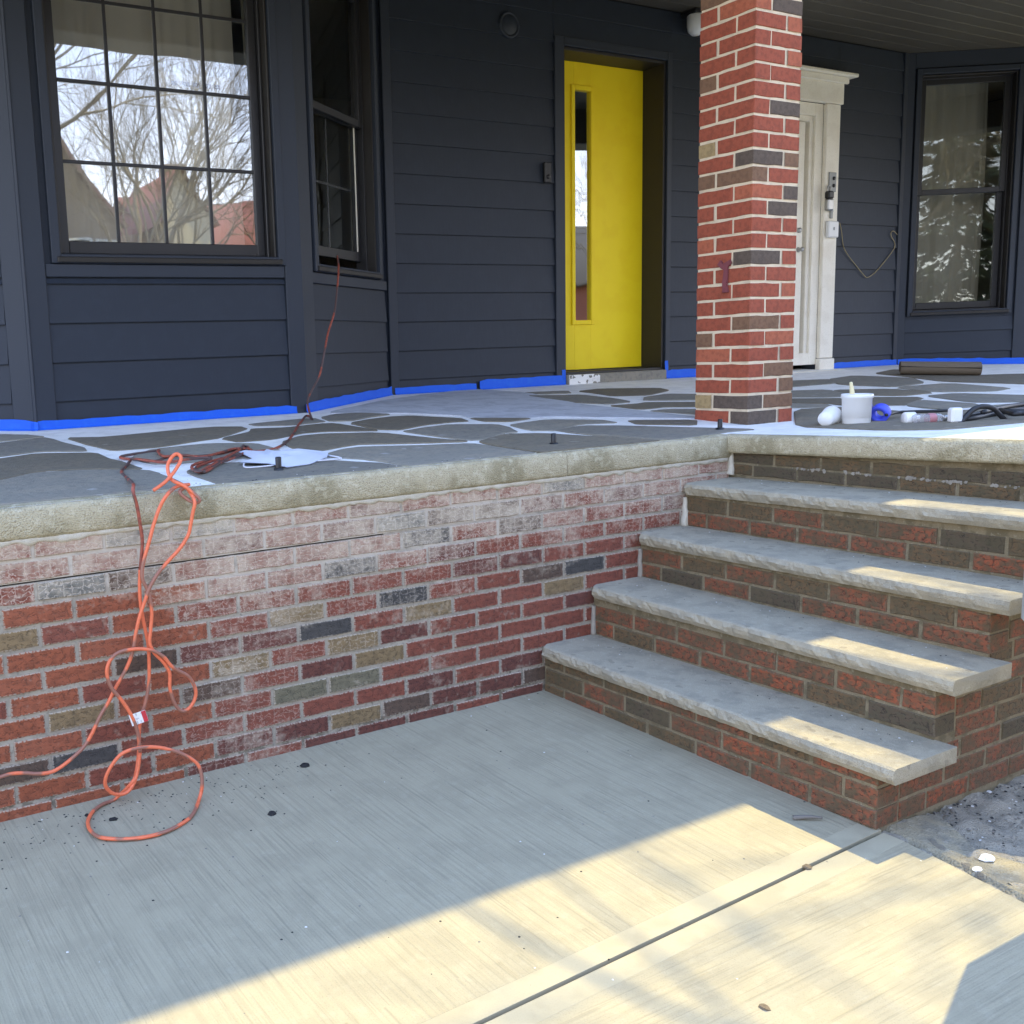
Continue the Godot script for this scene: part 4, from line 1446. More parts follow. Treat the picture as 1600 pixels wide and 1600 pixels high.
# ------------------------------------------------------------------ across the street: what the panes mirror and what dapples the path
func grow(st: SurfaceTool, twigs: SurfaceTool, from: Vector3, dir: Vector3, length: float, r: float, level: int, rr: RandomNumberGenerator, most: int) -> void:
	var path := PackedVector3Array([from])
	var p := from
	var d := dir
	var n := 4 if level < 3 else 2
	for i in n:
		d = (d + Vector3(rr.randf_range(-1, 1), rr.randf_range(-0.4, 0.7), rr.randf_range(-1, 1)) * 0.16).normalized()
		p += d * length / n
		path.append(p)
	tube_to(st if level < 3 else twigs, path, r, r * 0.62, 6 if level < 3 else 3, false)
	if level >= most or r < 0.0025:
		return
	var kids := 3 if level > 0 else 5
	for k in kids:
		var side := d.cross(Vector3(rr.randf_range(-1, 1), rr.randf_range(-1, 1), rr.randf_range(-1, 1))).normalized()
		var spread := rr.randf_range(0.45, 0.95) if k > 0 else rr.randf_range(0.1, 0.35)
		var start := path[path.size() - 1].lerp(path[path.size() - 2], 0.0 if k == 0 else rr.randf_range(0.0, 0.9))
		var nd := (d + side * spread + Vector3(0, 0.12, 0)).normalized()
		grow(st, twigs, start, nd, length * rr.randf_range(0.62, 0.82), r * (0.66 if k == 0 else 0.5), level + 1, rr, most)

func bare_tree(seed_at: int, height: float, lean: Vector3, levels := 7, thick := 0.0125) -> Array:
	var rr := RandomNumberGenerator.new()
	rr.seed = seed_at
	var st := st_new()
	var tw := st_new()
	st.set_smooth_group(0)
	tw.set_smooth_group(0)
	grow(st, tw, Vector3(0, -0.25, 0), (Vector3.UP + lean).normalized(), height * 0.27, height * thick, 0, rr, levels)
	return [done(st), done(tw)]

func gable_house(called: String, label: String, at: Vector3, w: float, depth: float, eave: float, ridge: float, wall: Color, roof: Color, gable_front: bool) -> Node3D:
	var h := thing(called, label, "house", at, "")
	var wm := flat(wall, 0.9)
	var rm := flat(roof, 0.9)
	part("wall", box(Vector3(-w / 2, -1.3, 0), Vector3(w / 2, eave, depth), 0.01), wm, h)
	var st := st_new()
	var gs := st_new()
	if gable_front:
		for s in [-1, 1]:
			box_to(st, Vector3(0, -0.08, -0.4), Vector3(sqrt(pow(w / 2 + 0.4, 2) + pow(ridge - eave, 2)), 0.08, depth + 0.4), 0.01, Transform3D(Basis(Vector3.UP, 0.0 if s > 0 else PI) * Basis(Vector3.BACK, -atan2(ridge - eave, w / 2)), Vector3(0, ridge, 0.0 if s > 0 else depth)))
		for z in [0.002, depth - 0.002]:
			tri(gs, Vector3(-w / 2, eave, z), Vector3(w / 2, eave, z), Vector3(0, ridge, z), Vector3(0, 0, -1 if z < 1 else 1))
	else:
		for s in [-1, 1]:
			var q := [Vector3(-w / 2 - 0.4, eave - 0.15, depth / 2 + s * (depth / 2 + 0.4)), Vector3(w / 2 + 0.4, eave - 0.15, depth / 2 + s * (depth / 2 + 0.4)), Vector3(w / 2 + 0.4, ridge, depth / 2), Vector3(-w / 2 - 0.4, ridge, depth / 2)]
			quad(st, q[0], q[1], q[2], q[3], Vector3(0, 1, s))
			var dn := Vector3(0, -0.15, 0)
			quad(st, q[0] + dn, q[1] + dn, q[2] + dn, q[3] + dn, Vector3(0, -1, -s))
			quad(st, q[0], q[1], q[1] + dn, q[0] + dn, Vector3(0, 0, s))
		for x in [-w / 2, w / 2]:
			tri(gs, Vector3(x, eave, 0), Vector3(x, eave, depth), Vector3(x, ridge - 0.05, depth / 2), Vector3(signf(x), 0, 0))
	part("gable", done(gs), wm, h)
	part("roof", done(st), rm, h)
	for i in 4:
		for fl in 2:
			var x := -w / 2 + w * (i + 0.5) / 4.0
			var y := 0.9 + fl * 2.6
			if y + 1.5 < eave:
				var wn := part("window", bars(x - 0.5, y, x + 0.5, y + 1.4, 0.08, -0.05, 0.0), mats["white_paint"], h)
				part("pane", box(Vector3(x - 0.42, y + 0.08, -0.02), Vector3(x + 0.42, y + 1.32, 0.005), 0.002), mats["black"], wn)
	return h

func build_street() -> void:
	var red := gable_house("neighbour_house", "pale stucco house with a red tiled roof mirrored in the bay window", Vector3(16.6, 0.9, 30), 11.0, 8.0, 4.6, 7.2, c8(206, 190, 156), c8(150, 92, 78), false)
	var gable := st_new()
	box_to(gable, Vector3(-5.9, 0, -1.3), Vector3(-4.2, 5.6, 0.0), 0.01)
	part("front_bay", done(gable), red.get_child(0).material_override, red)
	var gf := st_new()
	gf.set_smooth_group(-1)
	for z in [-1.3, 1.5]:
		tri(gf, Vector3(-6.0, 5.6, z), Vector3(-4.1, 5.6, z), Vector3(-5.3, 7.35, z), Vector3(0, 0, -1))
	part("front_gable", done(gf), red.get_child(0).material_override, red)
	var gr := st_new()
	for s in [[-6.2, -5.3], [-3.9, -5.3]]:
		quad(gr, Vector3(s[0], 5.45, -1.5), Vector3(s[0], 5.45, 4), Vector3(s[1], 7.45, 4), Vector3(s[1], 7.45, -1.5), Vector3(0, 1, 0))
	part("gable_roof", done(gr), red.get_child(2).material_override, red)
	part("chimney", box(Vector3(-4.75, 6.2, 1.6), Vector3(-3.85, 8.1, 2.4), 0.02), flat(c8(128, 98, 72), 0.9), red)
	gable_house("neighbour_house", "tan house with a steep gable facing the street, left in the bay window's reflection", Vector3(7.2, 0.9, 30), 4.4, 9.0, 5.6, 8.4, c8(158, 136, 108), c8(120, 84, 74), true)
	gable_house("neighbour_house", "long grey house farther along the street, seen only in reflections", Vector3(-19.0, 0.4, 31), 11.0, 8.0, 4.8, 7.8, c8(178, 178, 176), c8(92, 88, 86), false)
	gable_house("neighbour_house", "brick house far right across the street, seen only in reflections", Vector3(33, -0.24, 31), 12.0, 8.0, 5.0, 8.2, c8(140, 84, 66), c8(86, 80, 78), false)
	var bark := textured(layered(128, 128, c8(150, 134, 108), [[noise_bytes(128, 128, 0.06, 301, 4), c8(104, 92, 76), 110, 190, 0.7]]), 0.95, Vector3(1, 1, 1))
	var kinds := [bare_tree(5, 13.0, Vector3(0.05, 0, 0.0)), bare_tree(17, 11.0, Vector3(-0.15, 0, 0.05)), bare_tree(29, 12.0, Vector3(0.1, 0, -0.1))]
	var spots := [[6.0, 20.0, 0, 0.4, "tall bare street tree mirrored left of centre in the bay window"], [13.2, 22.0, 1, 2.1, "leaning bare tree in front of the red roofed house"], [9.6, 24.5, 2, 1.2, "bare tree between the tan house and the red roofed house"], [2.0, 22.0, 1, 4.4, "bare tree in front of the tan house's left corner"], [18.5, 21.0, 0, 3.3, "bare tree right of the red roofed house's chimney"], [24.0, 19.0, 2, 5.1, "bare tree by the road towards the far brick house"], [-5.0, 19.0, 0, 1.9, "bare tree by the road before the long grey house"], [30.0, 12.0, 1, 0.2, "bare tree on the near side of the street, far to the right"], [11.0, 8.0, 2, 2.7, "bare tree near the kerb, right of the path"], [0.2, 13.0, 0, 0.9, "bare tree on the near kerb straight out from the right bay"], [-3.4, 24.0, 2, 3.9, "bare tree across the road, left of the tan house"]]
	for s in spots:
		var t := thing("bare_tree", s[4], "tree", Vector3(s[0], 0.0, s[1]), "bare trees along the street")
		t.rotation.y = s[3]
		part("trunk", kinds[s[2]][0], bark, t)
		part("crown", kinds[s[2]][1], bark, t)
	for s in [[-4.6, 27.0, 10.5, "dark evergreen tree across the road, broad and leftmost of three"], [-0.6, 28.5, 12.5, "tallest dark evergreen tree across the road, middle of three"], [3.9, 26.0, 10.5, "shorter dark evergreen tree across the road beside the tan house"]]:
		var t := thing("evergreen_tree", s[3], "tree", Vector3(s[0], -0.2, s[1]), "evergreens across the road")
		var rr := RandomNumberGenerator.new()
		rr.seed = int(s[2] * 10)
		part("trunk", tube(PackedVector3Array([Vector3(0, -0.2, 0), Vector3(0.05, s[2] * 0.5, 0), Vector3(0, s[2], 0)]), 0.2, 0.03, 7), bark, t)
		var cr := st_new()
		cr.set_smooth_group(-1)
		for i in 5200:
			var u := pow(rr.randf(), 0.75)
			var y: float = s[2] * (1.0 - u * 0.92)
			var rad: float = (0.25 + u * s[2] * 0.27) * (0.72 + 0.28 * sin(y * 5.0 + rr.randf())) * sqrt(rr.randf())
			var an := rr.randf() * TAU
			var c := Vector3(cos(an) * rad, y - rad * 0.25, sin(an) * rad)
			var o := Vector3(cos(an), -0.35, sin(an)).normalized()
			var sd := o.cross(Vector3(rr.randf_range(-1, 1), 1, rr.randf_range(-1, 1))).normalized() * 0.1
			tri(cr, c - sd, c + sd, c + o * rr.randf_range(0.3, 0.6), Vector3(rr.randf_range(-1, 1), 1, rr.randf_range(-1, 1)))
		part("crown", done(cr), flat(c8(58, 72, 50), 0.9), t)
	# the tree whose branches throw the soft dapples on the path
	var over := thing("bare_tree", "tall bare tree right of the steps whose branches dapple the concrete path", "tree", Vector3(5.3, -0.2, 3.1), "bare trees along the street")
	var k := bare_tree(7, 15.5, Vector3(-0.06, 0, -0.08), 6, 0.0125)
	part("trunk", k[0], bark, over)
	part("crown", k[1], bark, over)


# ------------------------------------------------------------------ cords and the wire
const CORDS := [
	[.443, 1.924, -2.334, .391, 1.859, -2.231, .339, 1.762, -2.153, .284, 1.651, -2.085, .235, 1.577, -2.024, .165, 1.472, -1.973, .112, 1.385, -1.919, .046, 1.249, -1.866, -.017, 1.184, -1.825, -.077, 1.12, -1.784, -.101, 1.065, -1.727, -.116, 1.021, -1.667, -.053, 1.03, -1.815, -.055, 1.032, -1.856, -.174, 1.022, -1.67, -.312, 1.01, -1.451, -.432, .999, -1.248, -.604, .984, -.97, -.706, .976, -.837, -.778, .972, -.767, -.832, .971, -.745, -.873, .972, -.75, -.879, .973, -.737, -.917, .977, -.808, -1.031, .973, -.739, -1.139, .973, -.737, -1.194, .977, -.805, -1.306, .971, -.695, -1.345, .975, -.782, -1.381, .978, -.836, -1.383, .981, -.879, -1.338, .983, -.923, -1.198, .986, -.973, -1.219, .991, -.91, -1.251, .982, -.747, -1.178, .982, -.74, -1.134, .977, -.649, -1.023, .981, -.723, -.929, .985, -.794, -.88, .979, -.751, -.934, .974, -.676, -1.023, .972, -.629, -1.138, .967, -.544, -1.245, .961, -.428, -1.26, .955, -.316, -1.12, .965, -.493, -.985, .972, -.624, -.865, .982, -.81, -.858, .985, -.877, -.876, .989, -.835, -.949, .983, -.722, -1.081, .974, -.556, -1.217, .964, -.38, -1.284, .96, -.303, -1.254, .968, -.441, -1.121, .975, -.583, -1.189, .977, -.608, -1.3, .975, -.583, -1.354, .981, -.678, -1.38, .984, -.735, -1.359, .977, -.803, -1.376, .976, -.774, -1.429, .969, -.654, -1.493, .962, -.515, -1.521, .954, -.368, -1.613, .974, -.01, -1.632, .957, .045, -1.623, .913, .045, -1.618, .863, .046, -1.614, .813, .046, -1.617, .774, .046, -1.627, .715, .046, -1.633, .656, .047, -1.633, .608, .047, -1.628, .554, .047, -1.621, .504, .047, -1.618, .467, .048, -1.621, .389, .048, -1.627, .341, .048, -1.643, .286, .049, -1.655, .259, .049, -1.664, .22, .049, -1.668, .191, .049, -1.671, .15, .05, -1.678, .11, .05, -1.688, .084, .06, -1.711, .065, .09, -1.757, .007, .049, -1.803, .007, .067, -1.836, .006, .092, -1.86, .005, .127, -1.876, .005, .166, -1.883, .004, .218, -1.872, .003, .271, -1.836, .002, .307, -1.788, .001, .333, -1.726, .001, .345, -1.662, .001, .33, -1.596, .002, .286, -1.537, .01, .2, -1.523, .049, .192, -1.523, .092, .184, -1.535, .119, .177, -1.572, .15, .169, -1.619, .175, .161, -1.667, .189, .153, -1.714, .191, .145, -1.752, .181, .138, -1.781, .151, .13, -1.801, .112, .122, -1.8, .079, .114, -1.776, .049, .106, -1.74, .038, .098, -1.712, .053, .091, -1.691, .091, .083, -1.676, .149, .075],
	[-1.434, .956, 0, -1.482, .956, .02, -1.528, .941, .06, -1.556, .904, .061, -1.58, .851, .061, -1.595, .809, .062, -1.615, .756, .062, -1.626, .718, .063, -1.627, .686, .064, -1.615, .656, .064, -1.607, .615, .065, -1.606, .575, .065, -1.614, .523, .066, -1.619, .486, .066, -1.607, .453, .067, -1.584, .424, .068, -1.573, .406, .068, -1.562, .379, .069, -1.564, .328, .069, -1.549, .271, .07, -1.525, .249, .071, -1.496, .264, .071, -1.481, .304, .072, -1.499, .354, .072, -1.538, .386, .073, -1.56, .407, .074, -1.581, .438, .074, -1.619, .465, .075, -1.663, .477, .075, -1.718, .477, .076, -1.749, .456, .076, -1.762, .421, .077, -1.752, .373, .078, -1.721, .323, .078, -1.695, .27, .079, -1.681, .218, .079, -1.677, .151, .08],
	[-1.566, .954, .04, -1.521, .977, .03, -1.484, 1.009, .02, -1.46, 1.04, .01, -1.468, 1.056, 0, -1.487, 1.046, 0, -1.502, 1.017, 0, -1.499, .98, .02, -1.47, .96, .045, -1.439, .93, .06, -1.428, .913, .066, -1.439, .904, .06, -1.462, .917, .045, -1.48, .94, .035, -1.458, .951, .03, -1.45, .939, .04, -1.448, .91, .075, -1.457, .873, .074, -1.465, .84, .073, -1.475, .808, .072, -1.506, .768, .071, -1.55, .729, .069, -1.581, .697, .068, -1.607, .66, .067, -1.626, .618, .066, -1.645, .573, .065, -1.66, .523, .064, -1.672, .472, .063, -1.69, .43, .062, -1.713, .393, .061, -1.735, .361, .059, -1.757, .324, .058, -1.788, .281, .057, -1.815, .234, .056, -1.841, .199, .055, -1.874, .173, .054, -1.914, .15, .053, -1.945, .14, .052, -1.982, .143, .051, -2.018, .153, .049, -2.055, .16, .048, -2.091, .158, .047, -2.163, .152, .046, -2.251, .146, .045],
	[1.841, .952, .517, 1.883, .982, .521, 1.932, 1.015, .529, 1.984, 1.023, .542, 2.031, 1.01, .557, 2.071, .972, .572, 2.115, .943, .587, 2.175, .929, .609, 2.284, .918, .657],
	[1.885, .948, .484, 1.948, .948, .518, 2.256, .948, .43, 2.472, .948, .384, 2.66, .948, .357, 2.972, .948, .343],
	[1.973, .952, .444, 2.183, .952, .414, 2.327, .952, .419, 2.372, .952, .505, 2.579, .952, .536],
	[2.428, .95, .364, 2.092, .95, .598, 2.115, .95, .638, 2.171, .95, .736],
	[2.089, .96, .48, 2.505, .96, .351, 2.748, .96, .31, 2.981, .96, .338],
	[1.79, .95, .226, 1.979, .95, .153, 2.039, .95, .177, 2.088, .95, .267, 2.148, .95, .29],
	[5.672, 2.322, -2.775, 5.702, 2.248, -2.775, 5.735, 2.124, -2.775, 5.81, 2.044, -2.775, 5.94, 1.947, -2.775, 6.034, 1.881, -2.775, 6.081, 1.862, -2.775, 6.179, 1.899, -2.775, 6.32, 2.001, -2.775, 6.444, 2.109, -2.775, 6.459, 2.166, -2.775, 6.408, 2.221, -2.775, 6.397, 2.254, -2.775, 6.433, 2.272, -2.775, 6.492, 2.24, -2.775]
]

func build_cords() -> void:
	# orange jacket, scuffed grey along stretches of its length
	var w := 16
	var h := 1024
	var orange := c8(226, 114, 76)
	var n1 := noise_bytes(w, h, 0.012, 401, 2)
	var n2 := noise_bytes(w, h, 0.1, 402, 3)
	var tx := layered(w, h, orange, [[n2, orange.darkened(0.12), 120, 200, 0.4], [n1, c8(120, 96, 86), 160, 185, 0.7]])
	var m := textured(tx, 0.5, Vector3(1, 0.45, 1))
	var dull := textured(layered(w, h, c8(150, 74, 54), [[n2, c8(110, 56, 44), 110, 190, 0.7], [n1, c8(78, 64, 62), 138, 160, 0.9]]), 0.55, Vector3(1, 0.45, 1))
	var t := thing("extension_cord", "orange extension cord run from the window, tangled over the porch edge, hanging down the wall", "extension cord")
	var run := points3(CORDS[0])
	part("cord", tube(smooth_path(run.slice(0, 72), 5), 0.0056, 0.0056, 8), dull, t)
	part("cord", tube(smooth_path(run.slice(71), 6), 0.0058, 0.0058, 8), m, t)
	part("cord", tube(smooth_path(points3(CORDS[1]), 6), 0.0058, 0.0058, 8), m, t)
	part("cord", tube(smooth_path(points3(CORDS[2]), 6), 0.0058, 0.0058, 8), m, t)
	# the printed tag round the cord
	var st := st_new()
	box_to(st, Vector3(-0.026, -0.019, -0.0006), Vector3(0.026, 0.019, 0.0006), 0.0003)
	var print := layered(64, 48, c8(228, 226, 224), [[noise_bytes(64, 48, 0.12, 405, 2), c8(150, 150, 150), 160, 175, 0.5]])
	var tag_xf := Transform3D(Basis(Vector3(0.1, 0, 1).normalized(), 0.25) * Basis(Vector3.UP, -0.25), Vector3(-1.676, 0.262, 0.085))
	var tagm := part("tag", done(st), textured(print, 0.6, Vector3(10, 10, 1)), t, tag_xf)
	tagm.set_meta("label", "small white printed tag with a red stripe")
	part("tag_stripe", box(Vector3(0.012, -0.0185, 0.0007), Vector3(0.0255, 0.0185, 0.0012), 0.0002), flat(c8(196, 52, 60), 0.6), t, tag_xf)
	var wr := thing("loose_wire", "thin tan wire hanging in a loop on the siding right of the white door", "wire")
	part("wire", tube(smooth_path(points3(CORDS[9]), 5), 0.0035, 0.0035, 6), flat(c8(150, 136, 100), 0.6), wr)
	var bl := thing("black_cable", "bundle of black power cable lying at the right end of the porch edge", "cable")
	for i in range(3, 9):
		var run_c := points3(CORDS[i])
		if i > 3:
			for k in run_c.size():
				run_c[k].y = floor_y(run_c[k].z) + 0.018 + 0.006 * (i - 4)
		part("cable", tube(smooth_path(run_c, 6), 0.011 if i < 8 else 0.007, 0.011 if i < 8 else 0.007, 8), mats["black_rubber"], bl)


# ------------------------------------------------------------------ things on the porch
func crumpled(pts: Array, lift: float, seed_at: int, at: Callable) -> ArrayMesh:
	# a small sheet from an outline in (x, z): a wavy, doubled skin
	var f := FastNoiseLite.new()
	f.seed = seed_at
	f.frequency = 9.0
	var p := PackedVector2Array(pts)
	var c := Vector2.ZERO
	for q in p:
		c += q / p.size()
	var st := st_new()
	st.set_smooth_group(0)
	var rings := 6
	for skin in [0.0, 0.0022]:
		for i in p.size():
			for r in rings:
				var q := []
				for e in [[i, r], [i + 1, r], [i + 1, r + 1], [i, r + 1]]:
					var v := c.lerp(p[e[0] % p.size()], float(e[1]) / rings)
					var y: float = at.call(v) + 0.003 + lift * (1.0 - pow(float(e[1]) / rings, 2.0)) * (0.6 + f.get_noise_2d(v.x, v.y)) + absf(f.get_noise_2d(v.x * 2, v.y * 2)) * lift * 0.8 + skin
					q.append(Vector3(v.x, y, v.y))
				if r == 0:
					tri(st, q[0], q[2], q[3], Vector3.UP if skin > 0 else Vector3.DOWN)
				else:
					quad(st, q[0], q[1], q[2], q[3], Vector3.UP if skin > 0 else Vector3.DOWN)
	return done(st, true)

func tape(label: String, xf: Transform3D, x0: float, x1: float, y_at: Callable, hgt: float, seed_at: int) -> void:
	var st := st_new()
	st.set_smooth_group(-1)
	var rr := RandomNumberGenerator.new()
	rr.seed = seed_at
	var n := maxi(3, int((x1 - x0) / 0.06))
	var last := []
	for i in n + 1:
		var x := lerpf(x0, x1, float(i) / n)
		var y: float = y_at.call(x)
		var top := y + hgt + rr.randf_range(-0.003, 0.004)
		if i == 0 or i == n:
			top -= rr.randf_range(0.0, 0.012)
		var z := 0.031 + rr.randf_range(0.0, 0.0012)
		var ring := [Vector3(x, y - 0.004, z + 0.004), Vector3(x, y + 0.01, z + 0.001), Vector3(x, top, z), Vector3(x, top, z - 0.0015), Vector3(x, y + 0.008, z - 0.001), Vector3(x, y - 0.005, z + 0.01)]
		if last:
			for k in 6:
				quad(st, last[k], ring[k], ring[(k + 1) % 6], last[(k + 1) % 6], [Vector3(0, 0.3, 1), Vector3(0, 0, 1), Vector3.UP, Vector3(0, 0, -1), Vector3(0, 0, -1), Vector3.DOWN][k])
		last = ring
	var o := part("masking_tape", done(st), mats["tape"])
	o.transform = xf
	tag(o, label, "masking tape", "blue masking tape along the foot of the walls")

func build_porch_things() -> void:
	var tl := Vector2(cos(deg_to_rad(35)), sin(deg_to_rad(35)))
	var td := Vector2(cos(deg_to_rad(33)), sin(deg_to_rad(33)))
	var left := face(Vector2(-1.43, -2.1) - tl * 1.22, tl)
	var front := face(Vector2(0, -2.1), Vector2(1, 0))
	var side := face(Vector2(0.06, -2.1), Vector2(1.0, -0.7))
	var dwall := face(Vector2(0, -2.8), Vector2(1, 0))
	var rbay := face(Vector2(6.56, -2.8), td)
	var on := func(xf: Transform3D) -> Callable: return func(x: float) -> float: return floor_y((xf * Vector3(x, 0, 0.03)).z) + 0.006
	tape("blue masking tape along the foot of the bay's left face", left, 0.3, 1.25, on.call(left), 0.048, 1)
	tape("blue masking tape along the foot of the bay's front, under the big window", front, -1.455, -0.0, on.call(front), 0.038, 2)
	tape("blue masking tape round the bay's right corner, under the hanging cord", side, -0.03, 1.2, on.call(side), 0.05, 3)
	tape("blue masking tape starting at the inside corner beside the bay", dwall, 1.09, 1.76, on.call(dwall), 0.04, 4)
	tape("blue masking tape strip left of the yellow door, past a gap", dwall, 1.79, 2.57, on.call(dwall), 0.062, 5)
	tape("blue masking tape right of the yellow door, beside the pillar", dwall, 3.6, 4.12, on.call(dwall), 0.06, 6)
	tape("blue masking tape between the white door and the right bay", dwall, 5.635, 6.55, on.call(dwall), 0.045, 7)
	tape("blue masking tape under the right bay window, behind the rolled paper", rbay, 0.02, 1.16, on.call(rbay), 0.05, 8)
	for s in [["blue masking tape standing up the left foot of the yellow door's casing", 2.545, 1.085, 0.1], ["blue masking tape standing up the right foot of the yellow door's casing", 3.594, 1.085, 0.13]]:
		var o := part("masking_tape", box(Vector3(s[1] - 0.0, s[2], 0.0305), Vector3(s[1] + 0.034, s[2] + s[3], 0.0325), 0.0008), mats["tape"])
		o.transform = dwall * Transform3D(Basis(Vector3.BACK, 0.05), Vector3(0.05 * s[2], -0.05 * s[1], 0))
		tag(o, s[0], "masking tape", "blue masking tape along the foot of the walls")
	# the white cloth mask by the cord
	var mk := thing("face_mask", "crumpled white cloth face mask lying on the flagstones near the cord", "face mask")
	var fl := func(v: Vector2) -> float: return floor_y(v.y) + 0.006
	var P := func(x: float, z: float) -> Vector2: return Vector2(x, z)
	part("cloth", crumpled([Vector2(-1.06, -0.46), Vector2(-0.98, -0.5), Vector2(-0.95, -0.72), Vector2(-0.86, -0.64), Vector2(-0.74, -0.6), Vector2(-0.66, -0.5), Vector2(-0.71, -0.42), Vector2(-0.86, -0.28), Vector2(-0.97, -0.24), Vector2(-1.0, -0.33)], 0.03, 3, fl), flat(c8(206, 209, 219), 0.9), mk)
	for s in [[-1.05, -0.44, -1.08, -0.35, -0.99, -0.31], [-0.68, -0.5, -0.68, -0.36, -0.8, -0.33]]:
		part("ear_loop", tube(smooth_path([Vector3(s[0], 0.96, s[1]), Vector3(s[2], 0.954, s[3]), Vector3(s[4], 0.957, s[5])], 6), 0.003, 0.003, 6), flat(c8(216, 216, 222), 0.9), mk)
	# cut rail bolts along the edge
	for s in [["black bolt stub standing on the porch edge in front of the white mask", -1.01, -0.228], ["black bolt stub on the porch edge, midway along the wall", 0.227, -0.195], ["black bolt stub at the foot of the brick pillar", 1.181, -0.17]]:
		var b := thing("bolt_stub", s[0], "bolt", Vector3(s[1], floor_y(s[2]) + 0.003, s[2]), "cut rail bolts along the porch edge")
		part("shank", lathe([[0.0, 0.052], [0.009, 0.052], [0.011, 0.049], [0.011, 0.0]], 12), mats["black"], b)
		part("nut", lathe([[0.011, 0.014], [0.019, 0.013], [0.02, 0.0]], 6), mats["black"], b)
	# the anchor left in the pillar and the paint scrap beside it
	var an := thing("wall_anchor", "rusty purple plastic wall anchor remains stuck on the pillar's left face", "wall anchor", Vector3(1.519, 1.66, -0.44))
	var rust := flat(c8(120, 62, 66), 0.8)
	part("bracket", crumpled_slab([Vector2(-0.045, 0.05), Vector2(-0.028, 0.068), Vector2(-0.014, 0.05), Vector2(0.03, 0.066), Vector2(0.036, 0.05), Vector2(0.016, 0.034), Vector2(0.012, -0.05), Vector2(0.02, -0.085), Vector2(-0.012, -0.085), Vector2(-0.014, -0.04), Vector2(-0.006, 0.02), Vector2(-0.024, 0.03)]), rust, an, Transform3D(Basis(Vector3(0, 0, 1), Vector3.UP, Vector3(-1, 0, 0)), Vector3.ZERO))
	# tub, cup, rolls, bottles
	var y := floor_y(0.17) + 0.006
	var tub := thing("plastic_tub", "white plastic tub with a brush handle standing in it", "tub", Vector3(1.69, y, 0.15))
	part("body", lathe([[0.0, 0.0], [0.055, 0.0], [0.058, 0.004], [0.062, 0.116], [0.066, 0.118], [0.066, 0.134], [0.0635, 0.136], [0.061, 0.132], [0.06, 0.03], [0.0, 0.028]], 36), mats["white_plastic"], tub)
	var brush := thing("paint_brush", "pale paint brush handle sticking up out of the white tub", "paint brush", Vector3(1.66, y, 0.15))
	part("handle", tube(smooth_path([Vector3(0.0, 0.05, 0), Vector3(-0.006, 0.135, 0.0), Vector3(-0.012, 0.165, 0), Vector3(-0.018, 0.19, 0)], 5), 0.013, 0.006, 10), flat(c8(222, 212, 170), 0.6), brush)
	var cup := thing("plastic_cup", "white plastic cup lying on its side between the pillar and the tub", "cup", Vector3(1.60, floor_y(0.04) + 0.041, 0.06))
	part("body", lathe([[0.0, 0.0], [0.03, 0.0], [0.033, 0.004], [0.041, 0.098], [0.044, 0.1], [0.044, 0.104], [0.039, 0.103], [0.031, 0.008], [0.0, 0.007]], 32), mats["white_plastic"], cup, Transform3D(Basis(Vector3(0.0, 1, 0), 0.35) * Basis(Vector3.BACK, -1.47), Vector3(-0.03, -0.004, 0.02)))
	var r1 := thing("tape_roll", "blue and violet roll of tape lying beside the white tub", "tape roll", Vector3(1.80, floor_y(0.16) + 0.006, 0.19))
	part("roll", lathe([[0.022, 0.0], [0.038, 0.0], [0.04, 0.003], [0.04, 0.045], [0.038, 0.048], [0.022, 0.048], [0.022, 0.0]], 30), flat(c8(70, 84, 214), 0.6), r1, Transform3D(Basis(Vector3(0.3, 0, 1).normalized(), -1.25), Vector3(-0.01, 0.036, 0)))
	var r2 := thing("tape_roll", "dark blue roll of tape standing half behind the white tub", "tape roll", Vector3(1.83, floor_y(0.08) + 0.006, 0.08))
	part("roll", lathe([[0.02, 0.0], [0.044, 0.0], [0.046, 0.003], [0.046, 0.034], [0.044, 0.037], [0.02, 0.037], [0.02, 0.0]], 30), flat(c8(52, 54, 122), 0.6), r2, Transform3D(Basis(Vector3.RIGHT, 1.5), Vector3(0, 0.046, 0)))
	var b1 := thing("bottle_cap", "white ribbed plastic cap lying on the porch edge, right of the tape", "cap", Vector3(1.785, floor_y(0.3) + 0.029, 0.31))
	part("cap", lathe([[0.0, 0.0], [0.025, 0.0], [0.028, 0.004], [0.028, 0.045], [0.02, 0.05], [0.014, 0.052], [0.014, 0.066], [0.0, 0.066]], 20), mats["white_plastic"], b1, Transform3D(Basis(Vector3.UP, -0.5) * Basis(Vector3.BACK, -PI / 2), Vector3(-0.03, 0, 0.02)))
	var clear := flat(Color(0.82, 0.8, 0.8, 0.25), 0.12)
	clear.transparency = BaseMaterial3D.TRANSPARENCY_ALPHA
	var b2 := thing("clear_bottle", "small clear plastic bottle lying on the porch edge before the black cable", "bottle", Vector3(1.80, floor_y(0.4) + 0.026, 0.41))
	var lie := Transform3D(Basis(Vector3.UP, -0.45) * Basis(Vector3.BACK, -PI / 2), Vector3(-0.05, 0, -0.03))
	part("body", lathe([[0.0, 0.0], [0.02, 0.0], [0.022, 0.004], [0.022, 0.11], [0.014, 0.125], [0.01, 0.132], [0.01, 0.138]], 20), clear, b2, lie)
	part("label_band", lathe([[0.0224, 0.058], [0.0226, 0.06], [0.0226, 0.088], [0.0224, 0.09]], 20), flat(c8(176, 120, 124), 0.6), b2, lie)
	part("lid", lathe([[0.0, 0.15], [0.011, 0.15], [0.0125, 0.147], [0.0125, 0.132], [0.0, 0.132]], 16), mats["steel"], b2, lie)
